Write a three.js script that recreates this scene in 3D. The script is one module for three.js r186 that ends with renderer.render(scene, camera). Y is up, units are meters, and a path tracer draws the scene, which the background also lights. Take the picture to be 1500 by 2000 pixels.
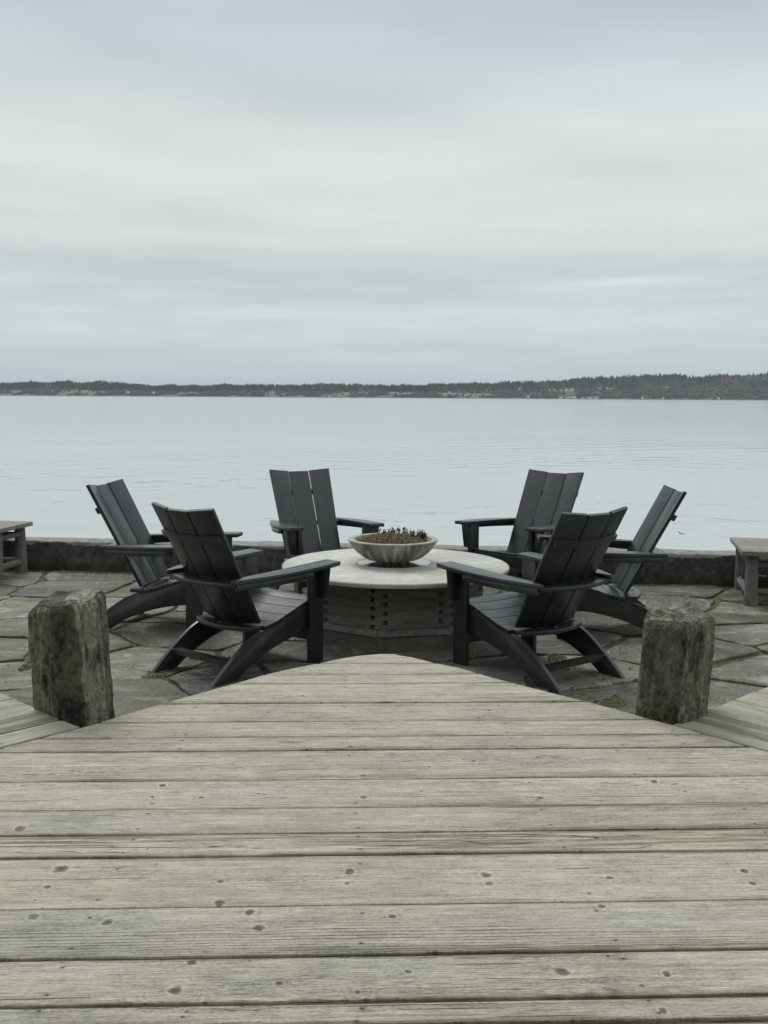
import * as THREE from 'three';
import { RoundedBoxGeometry } from 'three/addons/geometries/RoundedBoxGeometry.js';
import { mergeGeometries, mergeVertices, toCreasedNormals } from 'three/addons/utils/BufferGeometryUtils.js';

// ───────────────────────────── camera, sky, sun, exposure
const W = 768, H = 1024, EYE = 1.4826, F = 2020;
const scene = new THREE.Scene();
const camera = new THREE.PerspectiveCamera(2 * Math.atan(1000 / F) * 180 / Math.PI, W / H, 0.05, 30000);
camera.position.set(0, EYE, 0);
camera.rotation.set(-Math.atan(224.6 / F), 0, 0.006);
const renderer = new THREE.WebGLRenderer({ antialias: true });
renderer.setSize(W, H);
renderer.toneMapping = THREE.LinearToneMapping;
renderer.toneMappingExposure = 1.0;
renderer.shadowMap.enabled = true;

// ───────────────────────────── noise and small helpers
function rng(seed) { let a = seed >>> 0; return () => { a = (a + 0x6d2b79f5) | 0; let t = Math.imul(a ^ (a >>> 15), 1 | a); t = (t + Math.imul(t ^ (t >>> 7), 61 | t)) ^ t; return ((t ^ (t >>> 14)) >>> 0) / 4294967296; }; }
const PERM = new Uint16Array(8192), RND = new Float64Array(4096);
{ const R = rng(4711); for (let i = 0; i < 4096; i++) { PERM[i] = i; RND[i] = R(); } for (let i = 4095; i > 0; i--) { const j = Math.floor(R() * (i + 1)), t = PERM[i]; PERM[i] = PERM[j]; PERM[j] = t; } for (let i = 0; i < 4096; i++) PERM[i + 4096] = PERM[i]; }
function hash2(x, y, s) { return RND[PERM[PERM[PERM[s & 4095] + (x & 4095)] + (y & 4095)]]; }
function vn(x, y, s = 0) {
  const xi = Math.floor(x), yi = Math.floor(y), fx = x - xi, fy = y - yi, u = fx * fx * (3 - 2 * fx), v = fy * fy * (3 - 2 * fy);
  const p = PERM[s & 4095], p0 = PERM[p + (xi & 4095)], p1 = PERM[p + ((xi + 1) & 4095)], y0 = yi & 4095, y1 = (yi + 1) & 4095;
  const a = RND[PERM[p0 + y0]], b = RND[PERM[p1 + y0]], c = RND[PERM[p0 + y1]], d = RND[PERM[p1 + y1]];
  return a + (b - a) * u + (c - a) * v + (a - b - c + d) * u * v;
}
function fbm(x, y, s = 0, o = 4) { let r = 0, a = 0.5, n = 0; for (let i = 0; i < o; i++) { r += a * vn(x, y, s + i * 17); n += a; a *= 0.5; x = x * 2.03 + 7.1; y = y * 2.03 + 3.7; } return r / n; }
const clamp = (x, a = 0, b = 1) => Math.min(b, Math.max(a, x)), mix = (a, b, t) => a + (b - a) * t, smooth = (a, b, x) => { const t = clamp((x - a) / (b - a)); return t * t * (3 - 2 * t); };
const enc = (c) => { c = clamp(c); return 255 * (c <= 0.0031308 ? 12.92 * c : 1.055 * Math.pow(c, 1 / 2.4) - 0.055); };
// a colour map (fn gives linear rgb) and a height map (fn's 4th value, 0..1)
function textures(w, h, fn, wrap = THREE.RepeatWrapping) {
  const c = new Uint8Array(w * h * 4), b = new Uint8Array(w * h * 4), o = [0, 0, 0, 0];
  for (let y = 0, i = 0; y < h; y++) for (let x = 0; x < w; x++, i += 4) {
    fn((x + 0.5) / w, (y + 0.5) / h, o);
    c[i] = enc(o[0]); c[i + 1] = enc(o[1]); c[i + 2] = enc(o[2]); c[i + 3] = 255;
    b[i] = b[i + 1] = b[i + 2] = 255 * clamp(o[3]); b[i + 3] = 255;
  }
  const T = (d) => { const t = new THREE.DataTexture(d, w, h, THREE.RGBAFormat); t.magFilter = THREE.LinearFilter; t.minFilter = THREE.LinearMipmapLinearFilter; t.wrapS = t.wrapT = wrap; t.needsUpdate = true; return t; };
  const map = T(c); map.colorSpace = THREE.SRGBColorSpace;
  return { map, bumpMap: T(b) };
}
const std = (p) => new THREE.MeshStandardMaterial({ side: THREE.DoubleSide, ...p });
const rgb = (r, g, b) => new THREE.Color().setRGB(r, g, b);
const used = new Map();
function numbered(n) { const k = used.get(n) ?? 0; used.set(n, k + 1); return k ? `${n}_${String(k).padStart(3, '0')}` : n; }
function thing(name, label, category, pos = [0, 0, 0], turn = 0, group) {
  const o = new THREE.Group(); o.name = numbered(name); o.position.set(...pos); o.rotation.y = turn; scene.add(o);
  tag(o, label, category, group); return o;
}
function tag(o, label, category, group) { o.userData.label = label; o.userData.category = category; if (group) o.userData.group = group; return o; }
function part(name, geo, mat, parent) { const m = new THREE.Mesh(geo, mat); m.name = name; m.castShadow = m.receiveShadow = true; parent.add(m); return m; }
function single(name, geo, mat, label, category, group) { const m = part(numbered(name), geo, mat, scene); return tag(m, label, category, group); }
function struct(name, geo, mat) { const m = part(numbered(name), geo, mat, scene); m.userData.kind = 'structure'; return m; }
function crease(g, a = 0.6) { return toCreasedNormals(g.index ? g.toNonIndexed() : g, a); }
function deform(g, fn) { const p = g.attributes.position, v = new THREE.Vector3(); for (let i = 0; i < p.count; i++) { v.fromBufferAttribute(p, i); fn(v); p.setXYZ(i, v.x, v.y, v.z); } return g; }
function bare(g) { g = g.index ? g.toNonIndexed() : g; for (const k of Object.keys(g.attributes)) if (!['position', 'normal', 'uv'].includes(k)) g.deleteAttribute(k); return g; }
const merged = (a) => mergeGeometries(a.map(bare));
// box-projected uv in metres
function boxUV(g, s = 1) {
  g = g.index ? g.toNonIndexed() : g; g.computeVertexNormals();
  const p = g.attributes.position, n = g.attributes.normal, uv = new Float32Array(p.count * 2);
  for (let i = 0; i < p.count; i++) {
    const ax = Math.abs(n.getX(i)), ay = Math.abs(n.getY(i)), az = Math.abs(n.getZ(i)), x = p.getX(i), y = p.getY(i), z = p.getZ(i);
    const q = ay >= ax && ay >= az ? [x, z] : ax >= az ? [z, y] : [x, y]; uv[2 * i] = q[0] * s; uv[2 * i + 1] = q[1] * s;
  }
  g.setAttribute('uv', new THREE.BufferAttribute(uv, 2)); return g;
}
const V2 = (x, y) => new THREE.Vector2(x, y);

// ───────────────────────────── sky: layered overcast over the water
{
  const w = 2048, h = 1024, d = new Float32Array(w * h * 4);
  const lin = (c) => { c /= 255; return c <= 0.04045 ? c / 12.92 : Math.pow((c + 0.055) / 1.055, 2.4); };
  const stops = [[-90, 120, 128, 130], [-2, 188, 198, 203], [0, 190, 201, 206], [1.2, 195, 205, 208], [2.6, 200, 209, 211], [4.2, 205, 212, 212], [5.6, 198, 207, 208], [7.4, 199, 208, 208], [8.6, 211, 217, 215], [11.5, 214, 220, 218], [14, 213, 219, 218], [16.5, 204, 211, 213], [18.5, 196, 205, 210], [20.5, 190, 199, 207], [24, 192, 201, 209], [32, 210, 218, 224], [45, 228, 233, 236], [90, 236, 240, 242]].map((s) => [s[0], lin(s[1]), lin(s[2]), lin(s[3])]);
  for (let j = 0; j < h; j++) {
    const el = ((j + 0.5) / h - 0.5) * 180;
    for (let i = 0; i < w; i++) {
      const az = ((i + 0.5) / w - 0.25) * 360, a = az * Math.PI / 180, e = Math.max(el, 0);
      // cloud sheets seen at a flat angle: long streaks low down, broad soft banks higher up
      const k = 1 / Math.sin(Math.max(e, 0.6) * Math.PI / 180 + 0.05), cx = Math.sin(a) * k, cz = Math.cos(a) * k;
      const broad = fbm(Math.cos(a) * 2.1 + 9, Math.sin(a) * 2.1 + e * 0.11, 3, 3) - 0.5;
      const warp = broad * 3.4 * smooth(1, 10, e);
      let q = e + warp, s = 1; while (s < stops.length - 1 && stops[s][0] < q) s++;
      const A = stops[s - 1], B = stops[s], t = smooth(0, 1, clamp((q - A[0]) / (B[0] - A[0])));
      const streak = fbm(Math.sin(a) * 5 + 3, e * 1.25 + Math.cos(a) * 3 + 0.7 * fbm(cx, cz, 31, 2), 11, 5) - 0.5, thin = smooth(0.53, 0.7, fbm(Math.sin(a) * 9 + 1, e * 3.4 + Math.cos(a) * 5 + 0.5 * Math.sin(a), 59, 5));
      const fine = fbm(Math.sin(a) * 17, e * 3.6 + Math.cos(a) * 9, 23, 4) - 0.5, soft = fbm(cx * 1.3, cz * 1.3, 47, 4) - 0.5;
      const low = smooth(0.2, 2, e) * smooth(12, 5, e);
      let m = 1.045 + 0.07 * thin * low + streak * (0.06 + 0.1 * low) + fine * 0.12 * low + soft * 0.2 * smooth(4, 14, e) + 0.1 * (fbm(Math.cos(a) * 14 + 5, e * 0.55 + 6 * Math.sin(a), 61, 4) - 0.5) * smooth(5, 9, e);
      if (el < 0) m = 1;
      // small bright cumulus tops above the far shore
      const puff = Math.exp(-(((az - 1.6) / 0.33) ** 2) - (((el - 1.48 - 0.05 * Math.cos((az - 1.6) * 4)) / 0.07) ** 2)) * 0.17 + Math.exp(-(((az + 2.4) / 1.9) ** 2) - (((el - 2.35) / 0.12) ** 2)) * 0.09;
      m += puff + 0.13 * Math.exp(-(((az - 12.5) / 6) ** 2) - (((el - 6.05 - 0.03 * (az - 12)) / 0.22) ** 2)) * (0.5 + fbm(az * 1.2, el * 3, 53, 3)) - 0.05 * Math.exp(-(((az - 6.6) / 0.8) ** 2) - (((el - 5.75) / 0.1) ** 2)) - 0.03 * Math.exp(-(((az - 9) / 12) ** 2) - (((el - 6.9) / 0.5) ** 2));
      const o = 4 * (j * w + i), warm = 0.004 * smooth(6, 12, e) * smooth(20, 14, e) * (1 + Math.sin(a + 2.2));
      for (let c = 0; c < 3; c++) d[o + c] = mix(A[c + 1], B[c + 1], t) * m * (1 + (c === 0 ? warm : c === 2 ? -warm : 0));
      d[o + 3] = 1;
    }
  }
  const t = new THREE.DataTexture(d, w, h, THREE.RGBAFormat, THREE.FloatType);
  t.mapping = THREE.EquirectangularReflectionMapping; t.magFilter = THREE.LinearFilter; t.wrapS = THREE.RepeatWrapping; t.needsUpdate = true;
  scene.background = t; scene.environment = t;
}
const sun = new THREE.DirectionalLight(rgb(1, 0.975, 0.93), 1.5);
sun.position.set(-13, 40, -32); sun.target.position.set(0, 0, -6); sun.castShadow = true; sun.shadow.radius = 45;
sun.shadow.mapSize.set(2048, 2048);
Object.assign(sun.shadow.camera, { left: -10, right: 10, top: 10, bottom: -10, near: 1, far: 120 });
scene.add(sun, sun.target);

// ───────────────────────────── water
const SEA = -1.75;
{
  const n = 1024, size = 60, R = rng(5), hgt = new Float32Array(n * n);
  for (let k = 0; k < 54; k++) {
    const lam = 0.26 * Math.pow(16, R()), dir = Math.PI / 2 + (R() - 0.5) * 2.3, kx = Math.round(size / lam * Math.cos(dir)), ky = Math.round(size / lam * Math.sin(dir));
    const amp = Math.pow(size / Math.hypot(kx, ky), 0.8), ph = R() * 6.283, cs = Math.cos(2 * Math.PI * kx / n), sn = Math.sin(2 * Math.PI * kx / n);
    for (let y = 0; y < n; y++) {
      const a0 = ph + 2 * Math.PI * ky * y / n; let re = Math.cos(a0), im = Math.sin(a0);
      for (let x = 0; x < n; x++) { hgt[y * n + x] += amp * re; const r2 = re * cs - im * sn; im = re * sn + im * cs; re = r2; }
    }
  }
  // wind patches and calmer lanes
  for (let y = 0; y < n; y++) for (let x = 0; x < n; x++) { const a = 2 * Math.PI * x / n, b = 2 * Math.PI * y / n, q = Math.sin(a + 1.3 * Math.sin(b) + 2) + 0.8 * Math.sin(2 * b - a + 1.1 * Math.sin(2 * a)) + 0.6 * Math.sin(3 * b + 2 * a + 4); hgt[y * n + x] *= 0.35 + 0.65 * smooth(-1.3, 1.4, q); }
  let lo = 1e9, hi = -1e9; for (const v of hgt) { lo = Math.min(lo, v); hi = Math.max(hi, v); }
  const b = new Uint8Array(n * n * 4); for (let i = 0; i < n * n; i++) { b[4 * i] = b[4 * i + 1] = b[4 * i + 2] = 255 * (hgt[i] - lo) / (hi - lo); b[4 * i + 3] = 255; }
  const t = new THREE.DataTexture(b, n, n, THREE.RGBAFormat); t.wrapS = t.wrapT = THREE.RepeatWrapping; t.magFilter = THREE.LinearFilter; t.needsUpdate = true;
  const g = new THREE.PlaneGeometry(16000, 12000, 1, 1).rotateX(-Math.PI / 2).translate(0, 0, -6000 - 8.4);
  const p = g.attributes.position, uv = g.attributes.uv;
  for (let i = 0; i < p.count; i++) uv.setXY(i, (p.getX(i) + 0.13 * p.getZ(i)) / size, (p.getZ(i) - 0.13 * p.getX(i)) / size);
  const m = new THREE.MeshPhysicalMaterial({ color: rgb(0.52, 0.56, 0.56), metalness: 0.42, roughness: 0.12, ior: 1.333, bumpMap: t, bumpScale: 0.048 });
  const sea = struct('sea', g.translate(0, SEA, 0), m); sea.castShadow = false;
}

// ───────────────────────────── far shore, 4.5 km away: hills, bluffs, woods, houses
const FAR = 4500;
const PX = (x) => (x - 750) / F * FAR, PY = (x, y) => EYE + (774.6 + 0.006 * (x - 750) - y) / F * FAR;   // metres on the far shore of a point seen there
const sky0 = [[-700, 744], [-200, 746], [0, 746], [50, 743], [150, 744], [200, 749], [300, 751], [440, 751], [500, 750], [600, 749], [700, 749], [790, 751], [820, 751], [850, 748], [930, 747], [1000, 745], [1100, 741], [1200, 735], [1280, 733], [1350, 730], [1420, 732], [1500, 727], [1700, 724], [2300, 730]];
function ridge(X) { const x = X / FAR * F + 750; let i = 1; while (i < sky0.length - 1 && sky0[i][0] < x) i++; const a = sky0[i - 1], b = sky0[i], t = clamp((x - a[0]) / (b[0] - a[0])); return PY(x, mix(a[1], b[1], t)); }
const treeH = 30;
function bluff(X) { const r = smooth(400, 1000, X); return mix(21 + 15 * (fbm(X * 0.006, 2, 71, 3) - 0.4), 30 + 30 * (fbm(X * 0.005, 5, 72, 3) - 0.3), r); }
function land(X, t) {
  const top = ridge(X) - treeH * 0.22, bl = Math.min(bluff(X), top * 0.8), gully = (fbm(X * 0.03, t * 0.02, 73, 3) - 0.5);
  const h = SEA + 3 * smooth(-4, 14, t) + (bl - 3 + gully * 9) * smooth(10, 62 + 30 * gully, t) + (top - bl) * smooth(60, 470, t);
  return t > 500 ? h - 0.05 * (t - 500) : h;
}
{
  const nx = 620, nt = 46, x0 = -2900, x1 = 2900, pos = [], col = [], idx = [];
  const ts = Array.from({ length: nt }, (_, i) => i < 26 ? -6 + i * 4 : 98 + (i - 25) * 30);
  for (let i = 0; i <= nx; i++) for (let j = 0; j < nt; j++) {
    const X = mix(x0, x1, i / nx), t = ts[j]; pos.push(X, land(X, t), -(FAR + t));
    const y = land(X, t), bare1 = smooth(0.54, 0.64, fbm(X * 0.02, y * 0.06, 81, 4)) * smooth(90, 60, t) * smooth(10, 16, t), rightish = smooth(500, 1100, X);
    const soil = [0.22, 0.2, 0.165], brush = [0.075, 0.066, 0.055], red = [0.13, 0.093, 0.07];
    const r = smooth(0.45, 0.65, fbm(X * 0.02, y * 0.05, 83, 3));
    for (let c = 0; c < 3; c++) col.push(t < 8 ? 0.085 : mix(mix(brush[c], red[c], r * 0.5), soil[c], bare1 * (1 - 0.75 * rightish)));
  }
  for (let i = 0; i < nx; i++) for (let j = 0; j < nt - 1; j++) { const a = i * nt + j, b = a + nt; idx.push(a, b, a + 1, b, b + 1, a + 1); }
  const g = new THREE.BufferGeometry(); g.setAttribute('position', new THREE.Float32BufferAttribute(pos, 3)); g.setAttribute('color', new THREE.Float32BufferAttribute(col, 3)); g.setIndex(idx); g.computeVertexNormals();
  struct('hills', g, std({ vertexColors: true, roughness: 1 }));
  // conifers
  const R = rng(77), tiers = [];
  for (const [y0, y1, r] of [[0.1, 0.5, 0.19], [0.34, 0.76, 0.14], [0.6, 1, 0.085]]) {
    const c = new THREE.ConeGeometry(r, y1 - y0, 7, 1, true).translate(0, (y0 + y1) / 2, 0); deform(c, (v) => { if (v.y < (y0 + y1) / 2) { const k = 0.75 + 0.5 * hash2(Math.round(v.x * 900), Math.round(v.z * 900), 3); v.x *= k; v.z *= k; v.y += 0.05 * (k - 1); } }); tiers.push(c);
  }
  tiers.push(new THREE.CylinderGeometry(0.012, 0.02, 0.2, 5).translate(0, 0.1, 0));
  const fir = merged(tiers); fir.computeVertexNormals();
  const N = 15000, woods = new THREE.InstancedMesh(fir, std({ roughness: 1, color: rgb(1, 1, 1) }), N), M = new THREE.Matrix4(), Q = new THREE.Quaternion(), col1 = new THREE.Color();
  let k = 0;
  while (k < N) {
    const X = mix(-2850, 2850, R()), t = 66 + 420 * Math.pow(R(), 0.8), right = smooth(450, 1100, X), clump = fbm(X * 0.009, t * 0.012, 91, 3);
    if (R() < smooth(0.42, 0.55, clump) * (0.25 + 0.6 * right) * smooth(330, 150, t)) continue;
    if (inClearing(X, t)) continue;
    const br0 = R() < mix(0.1, 0.33, right) * smooth(0.4, 0.6, fbm(X * 0.012, t * 0.01, 95, 3)) * 2, h = (br0 ? 0.75 : 1) * treeH * (0.25 + 0.75 * fbm(X * 0.012 + 7, t * 0.006, 93, 3)) * (0.58 + (0.35 + 0.35 * right) * R() ** 3 + 0.25 * fbm(X * 0.03, t * 0.03, 5, 2)), w = h * (1.0 + 0.7 * R()) * (br0 ? 1.5 : 1);
    Q.setFromAxisAngle(new THREE.Vector3(0, 1, 0), R() * 6.28); M.compose(new THREE.Vector3(X, land(X, t) - 1, -(FAR + t)), Q, new THREE.Vector3(w, h, w));
    woods.setMatrixAt(k, M); const s = 0.7 + 0.6 * R(), br = br0 ? 1 : 0; woods.setColorAt(k, col1.setRGB((0.019 + 0.069 * br) * s, (0.042 + 0.035 * br) * s, (0.029 + 0.035 * br) * s)); k++;
  }
  woods.name = 'conifer_forest'; woods.userData = { kind: 'stuff', label: 'dark conifer forest covering the far shore above the bluffs', category: 'forest' }; scene.add(woods);
  // leafless shrubs and alders of the bluffs
  const blob = new THREE.IcosahedronGeometry(1, 1); deform(blob, (v) => { const s = 0.7 + 0.6 * vn(v.x * 2.3 + 9, v.y * 2.3 + v.z * 3.1, 15); v.multiplyScalar(s); }); blob.computeVertexNormals();
  const NB = 9000, shrubs = new THREE.InstancedMesh(blob, std({ roughness: 1 }), NB); k = 0;
  while (k < NB) {
    const X = mix(-2850, 2850, R()), right = smooth(350, 1000, X), t = 14 + (60 + 200 * right) * R(), cl = fbm(X * 0.02, land(X, t) * 0.06, 81, 4);
    if (R() < 0.93 * smooth(0.48, 0.56, cl) * (1 - 0.8 * right) || inClearing(X, t)) continue;
    const s = 2.6 + 4.5 * R() * (0.5 + right * 0.8); M.compose(new THREE.Vector3(X, land(X, t) + s * 0.25, -(FAR + t)), Q.setFromAxisAngle(new THREE.Vector3(0, 1, 0), R() * 6.28), new THREE.Vector3(s, s * (0.8 + 0.7 * R()), s));
    shrubs.setMatrixAt(k, M); const b = 0.7 + 0.7 * R(), gr = R() < 0.3 ? 0.012 : 0; shrubs.setColorAt(k, col1.setRGB((0.082 - gr) * b, (0.069 + gr * 0.4) * b, (0.06 - gr) * b)); k++;
  }
  shrubs.name = 'shoreline_brush'; shrubs.userData = { kind: 'stuff', label: 'leafless grey brown brush covering the far bluffs down to the beach', category: 'brush' }; scene.add(shrubs);
}
// clearings keep the houses in sight
function houseSpots() {
  const w = "tiny white house at the water's edge on the right half of the far shore", r = 'small pale house in the row above the bluff on the far shore';
  return [[1093, 778, 6, w], [1107, 776.5, 8, w], [1118, 775.5, 8, w], [1135, 777, 6, w], [1149, 776.5, 9, w], [1161, 776, 9, w],
    [1067, 760, 7, r], [1076, 761, 6, r], [1086, 760.5, 6, r], [1096, 761, 6, r], [1109, 760, 7, r], [1119, 760, 7, r], [1137, 759.5, 6, r],
    [1025, 757, 7, 'pale house alone under the trees left of the house row on the far shore'], [1030, 773, 6, 'small pale house low on the far bluff, below and left of the house row'],
    [1182, 757.5, 6, 'pale house just right of the house row on the far shore'], [1199, 757, 7, 'pair of pale houses high on the far bluff, the left one of the two'], [1208, 757, 6, 'pair of pale houses high on the far bluff, the right one of the two'],
    [1313, 755.5, 9, 'longest white house high on the far slope above the right beach'], [1338, 755.5, 6, 'rightmost white house high on the far slope'],
    [1252, 778.5, 4, 'tiny shed at the beach right of the white waterfront houses'], [1292, 778.5, 4, 'tiny white boathouse alone at the beach under the right slope'], [1400, 778.5, 4, 'tiny white shed on the beach farthest right on the far shore'],
    [247, 764.5, 6, 'small white house on the far shore at the left, the left one of two'], [298, 765.5, 5, 'small white house on the far shore at the left, the right one of two'], [879, 764, 6, 'small white house on top of the pale bluff in the middle of the far shore']]
    .map(([x, y, wpx, l0], i, all) => { const like = all.filter((q) => q[3] === l0), N = ['leftmost', 'second from the left', 'third from the left', 'fourth from the left', 'fifth from the left', 'sixth from the left', 'rightmost'], k = like.findIndex((q) => q[0] === x), label = like.length < 2 ? l0 : (l0 === w ? "tiny white house at the far water's edge, " : 'small pale house in the row above the far bluff, ') + (k === like.length - 1 ? 'rightmost of ' : N[k] + ' of ') + (like.length === 6 ? 'six' : 'seven'); const X = PX(x), Y = PY(x, y + 2); let t = 12; while (t < 400 && land(X, t) < Y) t += 2; return { X, t, w: wpx / F * FAR, label }; });
}
var SPOTS; function inClearing(X, t) { SPOTS ??= houseSpots(); return SPOTS.some((s) => Math.abs(X - s.X) < s.w * 0.75 && t < s.t + 14 && t > s.t - 60); }
{
  const wallM = std({ color: rgb(0.82, 0.82, 0.79), roughness: 0.9 }), roofM = [rgb(0.16, 0.15, 0.15), rgb(0.3, 0.29, 0.28), rgb(0.12, 0.11, 0.1)].map((c) => std({ color: c, roughness: 0.9 }));
  const winM = std({ color: rgb(0.05, 0.06, 0.07), roughness: 0.2 }), R = rng(12), count = {};
  for (const s of houseSpots()) count[s.label] = (count[s.label] ?? 0) + 1;
  for (const s of houseSpots()) {
    const h = thing('house', s.label, 'house', [s.X, land(s.X, s.t) - 1.5, -(FAR + s.t)], (R() - 0.5) * 0.7, s.label.includes("water's edge") ? "white houses at the far water's edge" : s.label.includes('in the row above') ? 'row of houses on the far shore' : undefined);
    const w = s.w, d = 9, y = 5.5 + 2.5 * R();
    part('wall', new THREE.BoxGeometry(w, y, d).translate(0, y / 2, 0), wallM, h);
    const sh = new THREE.Shape([V2(-d * 0.6, 0), V2(d * 0.6, 0), V2(0, 3.4)]);
    part('roof', new THREE.ExtrudeGeometry(sh, { depth: w * 1.08, bevelEnabled: false }).translate(0, 0, -w * 0.54).rotateY(Math.PI / 2).translate(0, y, 0), roofM[Math.floor(R() * 3)], h);
    const nw = Math.max(2, Math.round(w / 5)); for (let i = 0; i < nw; i++) part('window', new THREE.BoxGeometry(1.5, 1.5, 0.3).translate((i + 0.5 - nw / 2) * w / nw, y * 0.55, d / 2 + 0.05), winM, h);
  }
}
scene.fog = new THREE.FogExp2(rgb(0.78, 0.86, 0.92), 0.000046);

// ───────────────────────────── patio: bedding sheet and irregular flagstones
const WALLZ = (x) => 8.47 - 0.1005 * x;         // depth of the sea wall's inner face
const depthPos = (x, d, y = 0) => [x, y, -d];
{
  const bed = textures(1024, 1024, (u, v, o) => {
    const x = u * 3, y = v * 3, m = smooth(0.3, 0.55, fbm(x * 1.7, y * 1.7, 201, 4)), g = fbm(x * 30, y * 30, 202, 3), s = vn(x * 120, y * 120, 203);
    o[0] = mix(0.1, 0.085, m) * (0.5 + g); o[1] = mix(0.093, 0.088, m) * (0.5 + g); o[2] = mix(0.072, 0.04, m) * (0.5 + g);
    if (s > 0.86 && m < 0.6) { o[0] += 0.06; o[1] += 0.058; o[2] += 0.05; } o[3] = 0.4 * g + 0.6 * vn(x * 60, y * 60, 204);
  }, THREE.MirroredRepeatWrapping);
  const g = new THREE.PlaneGeometry(24, 14, 60, 40).rotateX(-Math.PI / 2).translate(0, -0.014, -2);
  deform(g, (v) => { v.y += 0.012 * (fbm(v.x * 3, v.z * 3, 207, 2) - 0.5); v.z = Math.max(v.z, -WALLZ(v.x) - 0.2); }); g.computeVertexNormals();
  const p = g.attributes.position; for (let i = 0; i < p.count; i++) g.attributes.uv.setXY(i, p.getX(i) / 3, p.getZ(i) / 3);
  struct('ground', g, std({ ...bed, bumpScale: 0.012, roughness: 1 }));
}
const slate = textures(1280, 1280, (u, v, o) => {
  const x = u * 3.2, y = v * 3.2, wx = x + 0.25 * fbm(x * 1.5, y * 1.5, 301, 3), wy = y + 0.25 * fbm(x * 1.5 + 5, y * 1.5, 302, 3);
  const layers = fbm(wx * 2.2, wy * 7, 303, 5), edge = Math.abs((layers * 9) % 1 - 0.5) * 2, cleft = smooth(0.82, 0.97, edge) * smooth(0.4, 0.6, fbm(x * 1.1, y * 1.1, 304, 3));
  const grit = fbm(x * 70, y * 70, 305, 3), tone = fbm(x * 0.9 + 3, y * 0.9, 306, 4), flake = smooth(0.6, 0.72, fbm(wx * 3.4, wy * 13, 307, 4)), lichen = smooth(0.7, 0.78, fbm(x * 9, y * 9, 308, 4)), moss = smooth(0.5, 0.68, fbm(x * 2.1, y * 2.1, 309, 5));
  let k = 0.74 + 0.9 * (tone - 0.5) + 0.9 * (grit - 0.5) + 0.9 * (layers - 0.5) + 0.5 * flake - 0.5 * cleft;
  k = Math.max(0.25, k); o[0] = 0.158 * k; o[1] = 0.157 * k; o[2] = 0.129 * k;
  if (moss > 0) { o[0] = mix(o[0], 0.108 * k, moss * 0.85); o[1] = mix(o[1], 0.113 * k, moss * 0.85); o[2] = mix(o[2], 0.066 * k, moss * 0.85); }
  if (lichen > 0) { o[0] += 0.08 * lichen; o[1] += 0.08 * lichen; o[2] += 0.07 * lichen; }
  const sp = vn(x * 150, y * 150, 310); if (sp > 0.93) { const q = sp > 0.97 ? 1.6 : 0.55; o[0] *= q; o[1] *= q; o[2] *= q; }
  o[3] = 0.3 + 0.45 * layers + 0.18 * grit - 0.35 * cleft + 0.08 * flake;
}, THREE.MirroredRepeatWrapping);
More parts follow.
